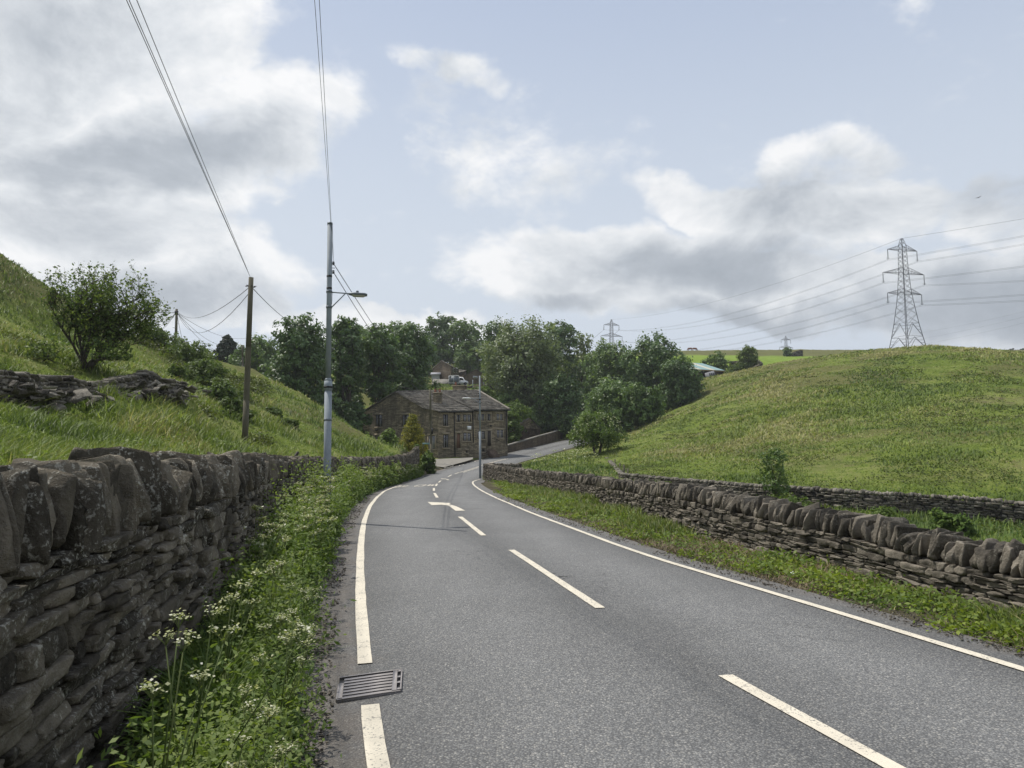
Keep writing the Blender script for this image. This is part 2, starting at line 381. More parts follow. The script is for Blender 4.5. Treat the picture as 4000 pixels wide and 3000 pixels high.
# ------------------------------------------------------------------ the road: levels and plan
ZT = np.array([(-60, 1.2), (-30, .5), (-10, .05), (0, 0), (16, 0), (22, -.04), (26, -.1), (34, -.23), (38, -.27), (48, -.38), (56, -.35), (62, -.2), (68, .03), (74, .4), (80, .63), (87, .94), (101, 2.3), (113, 3.8)])
def zroad(y): return np.interp(y, ZT[:, 0], ZT[:, 1])
def G(u, v, dz=0.):
    """where the ray through u, v meets the road surface"""
    D = 20.
    p0 = P(u, v, 1.)-np.array([0, 0, EYE])
    lo_, hi_ = 1., 140.
    # march for the first crossing
    ds = np.concatenate([np.arange(2, 30, .1), np.arange(30, 100, .2)])
    h = EYE+p0[2]*ds-(zroad(ds)+dz)
    i = np.argmax(h < 0) if (h < 0).any() else len(ds)-1
    a, b = ds[i-1], ds[i]; ha, hb = h[i-1], h[i]
    D = a+(b-a)*ha/(ha-hb) if ha != hb else a
    return P(u, v, D)
Lpx = [(1466, 2985), (1435, 2719), (1426, 2593), (1412, 2405), (1405, 2248), (1411, 2107), (1421, 2040), (1441, 1983), (1473, 1941), (1504, 1916), (1542, 1902), (1574, 1894), (1621, 1875)]
Rpx = [(4000, 2613), (3074, 2332), (2531, 2173), (2096, 2013), (1951, 1952), (1890, 1922), (1853, 1897), (1843, 1883)]
Lw = np.array([G(*p)[:2] for p in Lpx]); Rw = np.array([G(*p)[:2] for p in Rpx])
Lw = np.vstack([[(5.6, -25), (2.6, -10), (.35, 0)], Lw]); Rw = np.vstack([[(10.4, -25), (7.4, -10), (4.9, 0)], Rw])
ys = np.array([-25, -10, -4, 0, 2, 3.5, 5, 7, 9, 11, 13, 16, 19, 22, 25, 28, 31, 34, 37, 40, 43.])
def cub(xs, pts, k=2.):
    # smooth resampling in y
    yy = np.linspace(pts[0, 1], pts[-1, 1], 600); xx = np.interp(yy, pts[:, 1], pts[:, 0])
    ker = np.hanning(41); ker /= ker.sum(); xp = np.concatenate([np.full(20, xx[0]), xx, np.full(20, xx[-1])])
    # mirror linear extension so the ends keep their slope
    e0 = xx[0]-(xx[20:0:-1]-xx[0]); e1 = xx[-1]-(xx[-2:-22:-1]-xx[-1])
    return np.interp(xs, yy, np.convolve(np.concatenate([e0, xx, e1]), ker, 'valid'))
yd = np.concatenate([np.arange(-25, 0, 2.5), np.arange(0, 43.1, .5)])
Lx = cub(yd, Lw); Rx = cub(yd, Rw)
st = [(np.array([a, y]), np.array([b, y]), zroad(y)) for a, b, y in zip(Lx, Rx, yd)]
# beyond: by centre line and width
cen = np.array([(st[-1][0]+st[-1][1])/2, (-4.45, 52), (-4.35, 60), (-3.45, 67), (-2.2, 76), (.25, 86), (4.6, 97), (9.5, 106), (15.5, 114), (23, 123), (31, 134)], dtype=float)
cz = np.array([zroad(43), -.37, -.2, 0., .42, .9, 2.0, 3.1, 4.3, 6.0, 8.])
cw = np.array([2.1, 2.1, 2.2, 2.3, 2.4, 2.5, 2.7, 2.8, 2.8, 2.8, 2.8])
seg = np.concatenate([[0], np.cumsum(np.linalg.norm(np.diff(cen, axis=0), axis=1))]); sq = np.arange(1., seg[-1], 1.)
def sm(a):
    v = np.interp(sq, seg, a); e0 = v[0]-(v[6:0:-1]-v[0]); e1 = v[-1]-(v[-2:-8:-1]-v[-1])
    kk = np.hanning(15)[1:-1]; kk /= kk.sum(); return np.convolve(np.concatenate([e0, v, e1]), kk, 'valid')
cx, cy, czs, cws = sm(cen[:, 0]), sm(cen[:, 1]), sm(cz), sm(cw)
tx, ty = np.gradient(cx), np.gradient(cy); tn = np.hypot(tx, ty); tx /= tn; ty /= tn
bl = sstep(0, 10, sq)   # turn the stations from level to square with the road
nx, ny = (1-bl)*1+bl*ty, (1-bl)*0-bl*tx; nn = np.hypot(nx, ny); nx /= nn; ny /= nn
for i in range(len(sq)):
    c = np.array([cx[i], cy[i]]); n_ = np.array([nx[i], ny[i]])
    st.append((c-n_*cws[i], c+n_*cws[i], czs[i]))
SL = np.array([s_[0] for s_ in st]); SR = np.array([s_[1] for s_ in st]); SZ = np.array([s_[2] for s_ in st])
SC = (SL+SR)/2; SHW = np.linalg.norm(SR-SL, axis=1)/2
EXT = .5     # tarmac outside the white lines
def road_near(x, y):
    """distance to the centre line, road level and half width at the nearest station"""
    x = np.asarray(x, float).ravel(); y = np.asarray(y, float).ravel()
    d = np.full(x.shape, 1e9); z = np.zeros(x.shape); hw = np.zeros(x.shape)
    for i in range(0, len(x), 20000):
        dx = x[i:i+20000, None]-SC[:, 0]; dy = y[i:i+20000, None]-SC[:, 1]
        dd = dx*dx+dy*dy; j = dd.argmin(1)
        d[i:i+20000] = np.sqrt(dd[np.arange(len(j)), j]); z[i:i+20000] = SZ[j]; hw[i:i+20000] = SHW[j]
    return d, z, hw
# walls along the road (plan)
WL = np.array([(2.4, -12), (-.35, -3), (-1.12, 0), (-1.72, 2.65), (-2.22, 5.2), (-2.6, 6.9), (-3.2, 9.2), (-3.85, 12.2), (-4.62, 16), (-5.35, 20), (-6.0, 25), (-6.45, 30), (-6.75, 35), (-6.95, 40), (-7.1, 48), (-7.25, 53), (-7.4, 57)])
WLtop = np.array([(-12, 1.43), (0, 1.42), (5, 1.43), (12, 1.38), (16, 1.34), (30, 1.24), (40, 1.2), (48, 1.31), (53, 1.5), (57, 1.95)])
WR = np.array([(12, -12), (7.4, -3), (6.4, 0), (5.4, 3), (4.75, 6.5), (4.57, 8), (4.33, 9.3), (3.85, 11), (3.25, 13.5), (3.05, 18), (2.33, 26), (1.0, 35), (-.6, 43), (-2.0, 49)])
WRtop = np.array([(-12, .7), (0, .62), (6.5, .60), (8, .60), (9.3, .68), (11, .74), (13.5, .86), (18, .74), (26, .67), (35, .59), (43, .62), (49, .7)])
wlx = lambda y: np.interp(y, WL[:, 1], WL[:, 0]); wrx = lambda y: np.interp(y, WR[:, 1], WR[:, 0])
wlz = lambda y: np.interp(y, WLtop[:, 0], WLtop[:, 1]); wrz = lambda y: np.interp(y, WRtop[:, 0], WRtop[:, 1])

# ------------------------------------------------------------------ terrain
ctl = [P(*c) for c in [
 (300, 1700, 14), (700, 1655, 19), (100, 1610, 16), (600, 1600, 21), (400, 1570, 19.5), (0, 1570, 15), (-400, 1500, 15), (600, 1545, 24), (720, 1510, 27),
 (955, 1757, 30), (1200, 1745, 34), (800, 1680, 27), (1500, 1772, 44), (1400, 1742, 43), (1250, 1690, 43),
 (1591, 1747, 52), (1410, 1691, 52), (1302, 1629, 55), (1175, 1539, 60), (1000, 1448, 68), (850, 1428, 70), (700, 1400, 66), (560, 1358, 60), (470, 1330, 56), (217, 1130, 50), (0, 985, 46), (-500, 800, 44),
 (100, 1400, 30), (300, 1430, 31), (500, 1430, 36), (900, 1560, 40), (1050, 1600, 42), (800, 1500, 45), (0, 1200, 40), (200, 1300, 42), (0, 1330, 32),
 (950, 1452, 112), (1080, 1440, 122), (700, 1412, 122), (400, 1420, 125),
 (1300, 1640, 80), (1100, 1600, 84), (1450, 1600, 96), (1430, 1530, 106), (1500, 1480, 125),
 (1700, 1797, 79), (1800, 1803, 76),
 (1800, 1506, 138), (1900, 1506, 138), (1720, 1500, 150), (2000, 1560, 122), (2100, 1605, 124), (2150, 1652, 120), (2280, 1625, 135), (2250, 1560, 160),
 (2423, 1740, 88), (2332, 1782, 72), (2500, 1702, 80), (2600, 1642, 88), (2749, 1508, 118), (2984, 1432, 125), (3200, 1397, 118), (3400, 1374, 110), (3720, 1355, 105), (4000, 1387, 100), (4500, 1450, 95),
 (2433, 1876, 45), (2896, 1955, 36), (3361, 2012, 31), (4000, 2050, 29), (4600, 2090, 28),
 (2500, 1845, 50), (2900, 1882, 40), (3361, 1915, 34.5), (4000, 1955, 32), (4600, 1980, 31),
 (2700, 1750, 62), (3000, 1750, 52), (3500, 1750, 45), (4000, 1750, 42), (4600, 1750, 42), (3000, 1600, 72), (3500, 1600, 62), (4000, 1600, 58), (4600, 1600, 56), (3000, 1480, 98), (3500, 1450, 82), (4000, 1470, 76), (3500, 1390, 95), (3800, 1375, 92), (2600, 1700, 75),
 (2700, 1493, 130), (2800, 1490, 131), (2620, 1520, 130),
 (2984, 1405, 175), (2700, 1405, 180), (2500, 1420, 180), (3000, 1387, 250), (2700, 1389, 240), (3400, 1386, 250), (2700, 1371, 318), (3000, 1370, 320), (3400, 1370, 320), (3700, 1372, 320), (4200, 1380, 330), (2300, 1380, 300),
 (2100, 1812, 62), (2250, 1802, 60), (2350, 1832, 50), (2150, 1845, 44), (2402, 1815, 58),
 (1950, 1500, 145), (1200, 1450, 160), (1500, 1440, 180), (2000, 1440, 190), (1700, 1420, 250),
]]
ctl += [np.array(c, float) for c in [
 (-13, 74, 1.2), (-17, 79, 1.6), (-21, 88, 2.4), (-14, 98, 4.2), (-6, 100, 5.2), (-10, 105, 7), (-24, 76, 4.), (-34, 86, 7), (-9, 68, .4), (-10, 62, 1.2), (-11, 57, 1.6),
 (3, 101, 2.0), (8, 113, 3.3), (5, 107, 2.6),
 (-60, 70, 18), (-90, 60, 22), (-60, 20, 17), (-30, 10, 9.5), (-15, 5, 4.4), (-12, -5, 3.6), (-8, 0, 2.0), (-40, -10, 14), (-10, -25, 2),
 (6, 10, -.75), (8, 15, -1.0), (10, 20, -1.2), (5, 20, -.7), (5.5, 30, -.8), (9, 6, -.7), (3.5, 40, -.35), (.8, 48, -.15), (2, 56, .15), (20, 18, -1.5), (30, 10, -1.6), (16, -10, -.8), (12, 0, -.7), (40, -20, -1),
 (14, -30, 0), (60, 25, 1), (0, 430, 40), (200, 430, 44), (-200, 430, 40), (60, 640, 66), (85, 610, 68), (340, 880, 98), (0, 900, 80), (-300, 700, 60), (400, 500, 55), (600, 300, 50), (-400, 200, 35), (-300, -200, 15), (300, -200, 5), (0, -250, 5), (0, 2500, 60), (2500, 2000, 60), (-2500, 2000, 60), (0, -2500, 0), (2500, -1500, 0), (-2500, -1500, 0), (65, 170, 20), (110, 180, 21), (160, 170, 19), (40, 165, 20)]]
for y in (-6, -2, 1.5, 4, 6.5, 9, 12, 16, 20, 25, 30, 35, 40, 48, 54):     # ground held back by the left wall
    ctl.append(np.array([wlx(y)-.7, y, wlz(y)-.42+.0*y]))
    if y < 30: ctl.append(np.array([wlx(y)-3.2, y+.5, wlz(y)-.1+.25*(y > 9)]))
for y in (-4, 2, 6, 10, 14, 20, 27, 35, 43): ctl.append(np.array([wrx(y)+.7, y, wrz(y)-1.25]))
for i in range(55, len(SC), 6):
    if SC[i, 1] > 50: ctl.append(np.array([*SC[i], SZ[i]]))
K = np.array(ctl)
def kern(a, b): return np.sqrt(((a[:, None, :]-b[None])**2).sum(2)+.04)
Am = kern(K[:, :2], K[:, :2])+np.eye(len(K))*-.02
NC = len(K); Bm = np.zeros((NC+3, NC+3)); Bm[:NC, :NC] = Am; Bm[:NC, NC] = 1; Bm[:NC, NC+1:] = K[:, :2]; Bm[NC:, :NC] = Bm[:NC, NC:].T
sol = np.linalg.solve(Bm, np.concatenate([K[:, 2], [0, 0, 0]]))
def rbf(x, y):
    out = np.zeros(len(x))
    for i in range(0, len(x), 20000):
        q_ = np.stack([x[i:i+20000], y[i:i+20000]], 1)
        out[i:i+20000] = kern(q_, K[:, :2])@sol[:NC]+sol[NC]+q_@sol[NC+1:]
    return out
def terrain(x, y):
    sh = np.shape(x); x = np.asarray(x, float).ravel(); y = np.asarray(y, float).ravel()
    z = rbf(x, y); r_ = np.hypot(x, y)
    far = sstep(20, 60, r_)
    z = z+fbm(x*.9, y*.9)*.16*(1-.3*far)+fbm(x*.21, y*.21)*.42*far+fbm(x*2.7+9, y*2.7)*.06
    d, zr, hw = road_near(x, y)
    # between the walls
    wl, wr = wlx(y), wrx(y)
    inl = x-(wl+.0); inr = (wr-.0)-x
    edge = np.minimum(inl, inr)
    fy = sstep(60, 54, y)*sstep(-14, -10, y)
    fyr = sstep(52, 48, y)*sstep(-14, -10, y)
    over = np.maximum(0, d-hw-EXT+.15)
    verge = zr-.05+np.minimum(over, 1.)*np.where(x < (wl+wr)/2, .14, .02)+fbm(x*1.7, y*1.7)*.05*np.minimum(over*2, 1)
    left = sstep(-.55, -.1, inl); right = sstep(-.55, -.1, inr)
    lm = np.where(x < (wl+wr)/2, left*fy+(1-fy)*0, right*fyr)
    # open road: blend by distance
    op = sstep(4.0, .3, over)
    opl = np.where(x < (wl+wr)/2, op*(1-fy), op*(1-fyr))
    wgt = np.maximum(lm, opl)
    z = z*(1-wgt)+verge*wgt
    under = d < hw+EXT-.1
    z = np.where(under, np.minimum(z, zr-.06), z)
    return z.reshape(sh)
def tz(x, y): return float(terrain(np.array([x]), np.array([y]))[0])

# polar sheet round the camera, finest where the photograph looks
ang = np.concatenate([np.linspace(-180, -42, 60)[:-1], np.linspace(-42, 42, 620), np.linspace(42, 180, 60)[1:-1]])
rad = np.concatenate([[.0], np.geomspace(.6, 140, 470), np.geomspace(145, 1500, 70)])
A_, R_ = np.meshgrid(np.radians(ang), rad[1:], indexing='ij')
X_, Y_ = R_*np.sin(A_), R_*np.cos(A_)
Z_ = terrain(X_, Y_)
na, nr = A_.shape
tv = np.vstack([np.stack([X_, Y_, Z_], 2).reshape(-1, 3), [[0, 0, tz(0, 0)]]])
ii, jj = np.meshgrid(np.arange(na), np.arange(nr-1), indexing='ij'); i2 = (ii+1) % na
tf = np.stack([ii*nr+jj, i2*nr+jj, i2*nr+jj+1, ii*nr+jj+1], 2).reshape(-1, 4)[:, ::-1]
tri = np.stack([np.arange(na)*nr, ((np.arange(na)+1) % na)*nr, np.full(na, na*nr)], 1)
gr = mk('ground', tv, [tf, tri], M['ground'], smooth=True); struct(gr)
fx, fyy = tv[:, 0], tv[:, 1]
fld = sstep(150, 175, fyy)*sstep(246, 238, fyy)*sstep(-1, 8, fx)
dd_, _, hw_ = road_near(fx, fyy)
so = np.clip(sstep(1.1, .5, dd_-hw_-EXT+.3*fbm(fx*2, fyy*2)), 0, 1)*.9
so = np.maximum(so, .6*sstep(.15, .35, fbm(fx*.35+40, fyy*.35))*sstep(34, 40, fyy)*(fx > 0)*.35)
for nm, val in (('fld', fld), ('soil', so)):
    a = gr.data.attributes.new(nm, 'FLOAT', 'POINT'); a.data.foreach_set('value', val.astype(np.float32))

# ------------------------------------------------------------------ road sheet and markings
NX = 15
tt = np.linspace(0, 1, NX)
dirs = (SR-SL)/np.linalg.norm(SR-SL, axis=1)[:, None]
E0 = SL-dirs*EXT; E1 = SR+dirs*EXT
rp = E0[:, None, :]*(1-tt)[None, :, None]+E1[:, None, :]*tt[None, :, None]
rz = SZ[:, None]+.03*(1-(2*tt[None]-1)**2)-.015
rv = np.concatenate([rp, rz[..., None]], 2).reshape(-1, 3)
acc = (np.linalg.norm(rp-SL[:, None, :], axis=2)*np.sign(((rp-SL[:, None, :])*dirs[:, None, :]).sum(2))/(2*SHW[:, None])).ravel()
ii, jj = np.meshgrid(np.arange(len(SL)-1), np.arange(NX-1), indexing='ij')
rf = np.stack([ii*NX+jj, ii*NX+jj+1, (ii+1)*NX+jj+1, (ii+1)*NX+jj], 2).reshape(-1, 4)
struct(mk('road', rv, [rf], M['asphalt'], col=np.stack([acc, acc*0, acc*0], 1), smooth=True))
def rsurf(x, y):
    """road surface level with its crown"""
    d, z, hw = road_near(np.array([x]), np.array([y])); s_ = d[0]/(hw[0]+EXT)
    j = np.argsort(((SC-[x, y])**2).sum(1))[:2]; dj = np.linalg.norm(SC[j]-[x, y], axis=1); w_ = dj[::-1]/dj.sum()
    return float((SZ[j]*w_).sum())+.03*(1-min(1, s_)**2)-.015
def ribbon(mb, pts, wd, dz=.007, step=.4, jag=0.):
    pts = np.array(pts, float); L = np.concatenate([[0], np.cumsum(np.linalg.norm(np.diff(pts, axis=0), axis=1))])
    s_ = np.arange(0, L[-1]+step*.5, step); s_[-1] = L[-1]
    x = np.interp(s_, L, pts[:, 0]); y = np.interp(s_, L, pts[:, 1]); tx_, ty_ = np.gradient(x), np.gradient(y); n = np.hypot(tx_, ty_); tx_ /= n; ty_ /= n
    v = []
    for i in range(len(x)):
        for sgn in (-1, 0, 1):
            k_ = wd/2*sgn+(random.uniform(-jag, jag) if sgn else 0); a, b = x[i]+ty_[i]*k_, y[i]-tx_[i]*k_; v.append((a, b, rsurf(a, b)+dz))
    f = []
    for i in range(len(x)-1):
        for j in (0, 1): f.append((3*i+j, 3*i+j+1, 3*i+j+4, 3*i+j+3))
    mb.add(v, f)
def mark(name, mb): return struct(mb.build(name, M['paint']))
LLn = [G(u, v) for u, v in Lpx[2:-1]]
# resample the left line on the smooth road edge
yl = np.arange(G(1427, 2592)[1], 39.2, .4)
mb = MB(); ribbon(mb, np.stack([np.interp(yl, yd, Lx), yl], 1), .105, jag=.004); mark('edge_line', mb)
yl = np.arange(-20, G(1447, 2722)[1], .4)
mb = MB(); ribbon(mb, np.stack([np.interp(yl, yd, Lx), yl], 1), .105, jag=.004); mark('edge_line', mb)
yl = np.arange(-20, 42.8, .4)
pr = list(np.stack([np.interp(yl, yd, Rx), yl], 1)); pr += [(-2.45, 45), (-2.38, 47.5), (-2.2, 49.2)]
mb = MB(); ribbon(mb, pr, .10, jag=.004); mark('edge_line', mb)
def pxpoly(pts, name='centre_line_dash', sub=True):
    mb = MB(); v = [G(*p, dz=.02) for p in pts]; v = [(a[0], a[1], rsurf(a[0], a[1])+.008) for a in v]
    mb.add(v, [tuple(range(len(v)))[::-1]]); return mark(name, mb)
def dash(a, b, wd=.10):
    pa, pb = G(*a)[:2], G(*b)[:2]; mb = MB(); ribbon(mb, [pa, (pa+pb)/2, pb], wd, jag=.003, step=.35); return mark('centre_line_dash', mb)
dash((3590, 3070), (2833, 2649)); dash((2345, 2383), (1998, 2153)); dash((1889, 2096), (1797, 2022)); dash((1708, 1946), (1697, 1928)); dash((1695, 1919), (1695, 1908))
dash((1703, 1900), (1707, 1891)); dash((1713, 1886), (1722, 1880)); dash((1750, 1865), (1764, 1859)); dash((1777, 1855), (1794, 1849))
def off(pts, k):
    pts = np.array(pts); t = np.gradient(pts, axis=0); t /= np.linalg.norm(t, axis=1)[:, None]; return pts+np.stack([t[:, 1], -t[:, 0]], 1)*k
i0 = int(np.argmin(np.abs(SC[:, 1]-60))); i1 = int(np.argmin(np.abs(SC[:, 1]-84)))
cl_ = SC[i0:i1]
for k_, s0, s1 in ((-.13, 0, None), (.13, 0, 9), (.13, 12, None)):
    mb = MB(); ribbon(mb, off(cl_, k_)[s0:s1], .09); mark('centre_line', mb)
i0 = int(np.argmin(np.abs(SC[:, 1]-70))); i1 = int(np.argmin(np.abs(SC[:, 1]-82)))
mb = MB(); ribbon(mb, SL[i0:i1], .1); mark('edge_line', mb)
# deflection arrows
z5 = lambda x, y: (1400+x*.3165, 1780+y*.3165)
def arrow(pts):
    v = [G(*p, dz=.02) for p in pts]; v = np.array([(a[0], a[1], rsurf(a[0], a[1])+.009) for a in v])
    mb = MB(); mb.add(v, [(0, 1, 2), (0, 2, 8), (0, 8, 9), (2, 3, 8), (3, 4, 7), (3, 7, 8), (4, 5, 6), (4, 6, 7)]); return mark('road_arrow', mb)
a1 = [(853, 571), (905, 612), (1025, 606), (1110, 617), (1150, 645), (1200, 682), (1320, 680), (1215, 628), (1120, 600), (1145, 586)]
arrow([z5(*p) for p in a1])
a2 = [((x-853)/467*112+1016, (y-571)/111*20+286) for x, y in a1]
arrow([z5(*p) for p in a2])
# SLOW, in letters stretched along the road
def letter(strokes, x0, x1, y0, y1):
    mb = MB()
    for s_ in strokes:
        pts = []
        for a, b in s_:
            x = x0+(x1-x0)*a; y = y0+(y1-y0)*b; pts.append((x, y))
        for k_ in range(len(pts)-1):
            p, q_ = np.array(pts[k_]), np.array(pts[k_+1]); d = q_-p; L = np.hypot(*d); d /= L
            wx = .075; wy = .26    # strokes across the lane are broader
            n = np.array([d[1]*wx, -d[0]*wy])/2*1.0
            if abs(d[0]) > abs(d[1]): n = np.array([0, -wy/2*np.sign(d[0])])
            else: n = np.array([wx/2*np.sign(d[1]), 0])
            v = [p-n, p+n, q_+n, q_-n]; mb.add([(a_[0], a_[1], rsurf(*a_)+.009) for a_ in v], [(0, 1, 2, 3)])
    return mark('road_letter', mb)
S_ = [[(1, .9), (.9, 1), (.1, 1), (0, .85), (0, .65), (.12, .52), (.88, .48), (1, .35), (1, .15), (.9, 0), (.1, 0), (0, .1)]]
L_ = [[(0, 1), (0, 0), (1, 0)]]; O_ = [[(0, .1), (0, .9), (.15, 1), (.85, 1), (1, .9), (1, .1), (.85, 0), (.15, 0), (0, .1)]]
W_ = [[(0, 1), (.25, 0), (.5, .8), (.75, 0), (1, 1)]]
yS = 36.3; xs_ = [G(*z5(x, 372))[0] for x in (500, 565, 600, 690, 722, 815, 848, 940)]
for sh_, a, b, yy in ((S_, xs_[0], xs_[1], 36.0), (L_, xs_[2], xs_[3], 36.3), (O_, xs_[4], xs_[5], 36.8), (W_, xs_[6], xs_[7], 37.4)): letter(sh_, a, b, yy, yy+2.4)

# yard of worn concrete before the cottages, and its kerb
yp = [(-6.35, 66.5), (-5.9, 69.8), (-4.9, 74), (-4.3, 78), (-4.4, 81), (-8.6, 79.5), (-10.5, 76.5), (-9.2, 72.5), (-8.2, 68.6)]
yz = [.08, .22, .5, .72, .9, .72, .66, .48, .25]
mb = MB(); cxy = np.array([-7., 74]); mb.add([(*p, z+.04) for p, z in zip(yp, yz)]+[(cxy[0], cxy[1], .53)], [(i, (i+1) % 9, 9) for i in range(9)])
struct(mb.build('path', M['conc']))
def kerb(pts, hgt=.12, wd=.13):
    mb = MB()
    for i in range(len(pts)-1):
        p, q_ = np.array(pts[i]), np.array(pts[i+1]); d = q_[:2]-p[:2]; L = np.hypot(*d); n = np.array([-d[1], d[0], 0])/L
        c = (p+q_)/2; mb.box((c[0], c[1], c[2]+hgt/2-.04), (L/2-.004, wd/2, hgt/2+.04), [np.array([*d, 0])/L, n, [0, 0, 1]])
    return mb
kp = [P(1738, 1834, 66.5), P(1760, 1826, 68.0), P(1770, 1818, 69.5), P(1762, 1812, 71), P(1740, 1811, 71.5), P(1722, 1811, 71.5)]
struct(kerb([(p[0], p[1], tz(p[0], p[1])+.02) for p in kp]).build('kerb', M['kerb']))

# ------------------------------------------------------------------ road gully grate
gq = [G(1326, 2656), G(1570, 2623), G(1565, 2703), G(1314, 2740)]
gz = rsurf(-1.0, 4.6)
def gb(a, b, z): p = (gq[0]*(1-a)+gq[1]*a)*(1-b)+(gq[3]*(1-a)+gq[2]*a)*b; return np.array([p[0], p[1], gz+z])
gt = thing('drain_grate', 'rusty cast iron slotted drain grate cutting the white edge line', 'drain grate', gb(.5, .5, 0))
mb = MB(); mb.quad(gb(0, 1, .006), gb(1, 1, .006), gb(1, 0, .006), gb(0, 0, .006)); mb.build('pit_shade', M['black'], gt)  # flat black sheet over the tarmac, painting the shade inside the gully
def slab(mb, a0, a1, b0, b1, z0, z1):
    v = [gb(a, b, z) for z in (z0, z1) for a, b in ((a0, b0), (a1, b0), (a1, b1), (a0, b1))]
    mb.add(v, [(4, 7, 6, 5), (0, 1, 5, 4), (1, 2, 6, 5), (2, 3, 7, 6), (3, 0, 4, 7)])
mb = MB(); slab(mb, 0, 1, -.03, .01, .0, .022); slab(mb, .985, 1.01, .012, .99, 0, .024); slab(mb, 0, 1, .99, 1.02, 0, .018); slab(mb, -.01, .012, .3, .98, 0, .018)
mb.build('frame', M['iron'], gt)
mb = MB()
for k_ in range(7):
    b = .13+k_*.142; slab(mb, .08+.0*k_, .86, b-.045, b+.045, .007, .02)
slab(mb, .015, .085, .3, .985, .007, .021); slab(mb, .855, .93, .012, .985, .007, .021)
for b in (.05, .35, .62, .93): slab(mb, .931, .984, b-.04, b+.04, .007, .0205)
mb.build('bars', M['iron'], gt)

# ------------------------------------------------------------------ dry stone
def cube_tmpl(n):
    g_ = {3: np.array([-1, -.8, .8, 1]), 4: np.array([-1, -.84, .05, .84, 1]), 7: np.array([-1, -.9, -.62, -.25, .2, .55, .88, 1])}.get(n, np.linspace(-1, 1, n+1)); key = {}; V = []; Fs = []
    def vid(p):
        k_ = tuple(np.round(p, 4))
        if k_ not in key: key[k_] = len(V); V.append(p)
        return key[k_]
    for ax in range(3):
        for sg in (-1, 1):
            for i in range(n):
                for j in range(n):
                    qd = []
                    for a, b in ((i, j), (i+1, j), (i+1, j+1), (i, j+1)):
                        p = [0, 0, 0]; p[ax] = sg; p[(ax+1) % 3] = g_[a]; p[(ax+2) % 3] = g_[b]; qd.append(vid(tuple(p)))
                    Fs.append(qd if sg > 0 else qd[::-1])
    return np.array(V), np.array(Fs)
TM = {n: cube_tmpl(n) for n in (1, 2, 3, 4, 7)}
unit0 = lambda v: v/np.linalg.norm(v, axis=-1, keepdims=True)
def stones(name, cs, hs, axs, material, parent, n=3, k=7., jit=.16, rough=.05, smooth=False, cutd=1.12, taper=0., cuts=6):
    """cs (S,3) centres, hs (S,3) half sizes, axs (S,3,3) rows = local axes"""
    V, Fq = TM[n]; S = len(cs)
    pn = (np.abs(V)**k).sum(1)**(1/k); U = V/pn[:, None]
    cj = rng.uniform(-jit, jit, (S, 2, 2, 2, 3))
    t = (V+1)/2
    wj = np.zeros((S, len(V), 3))
    for a in (0, 1):
        for b in (0, 1):
            for c in (0, 1):
                wgt = np.abs(1-a-t[:, 0])*np.abs(1-b-t[:, 1])*np.abs(1-c-t[:, 2])
                wj += wgt[None, :, None]*cj[:, a, b, c][:, None, :]
    ph = rng.uniform(0, 6.28, (S, 1, 3)); fr = rng.uniform(2, 5, (S, 1, 3))
    ns = np.sin(U[None]*fr+ph); nz = (ns[..., [1, 2, 0]]*ns[..., [2, 0, 1]])*rough*2
    if n >= 7: nz += rng.normal(0, rough*.4, (S, len(V), 3))
    Q_ = U[None]+wj
    if taper:
        tp_ = 1-taper*rng.random((S, 1, 2))*np.clip((U[None, :, 2:]+.2)/1.2, 0, 1); Q_ = Q_*np.concatenate([tp_, np.ones((S, len(V), 1))], 2)
        Q_[:, :, 2] -= np.clip(U[None, :, 2], 0, 1)*(rng.uniform(-.3, .3, (S, 1))*U[None, :, 1]+rng.uniform(-.25, .25, (S, 1))*U[None, :, 0])
    for _ in range(cuts):
        cn = unit0(np.sign(rng.normal(size=(S, 3)))*rng.uniform(.25, 1, (S, 3))); dc = rng.uniform(cutd, cutd+.45, S)
        over = np.maximum(0, np.einsum('svi,si->sv', Q_, cn)-dc[:, None]); Q_ = Q_-over[..., None]*cn[:, None, :]
    L = (Q_+nz)*hs[:, None, :]
    W = np.einsum('svi,sij->svj', L, axs)+cs[:, None, :]
    v = shift(W.reshape(-1, 3), parent); f = (Fq[None]+(np.arange(S)*len(V))[:, None, None]).reshape(-1, 4)
    return mk(name, v, [f], material, parent, rnd=np.repeat(rng.random(S), len(V)), smooth=smooth)
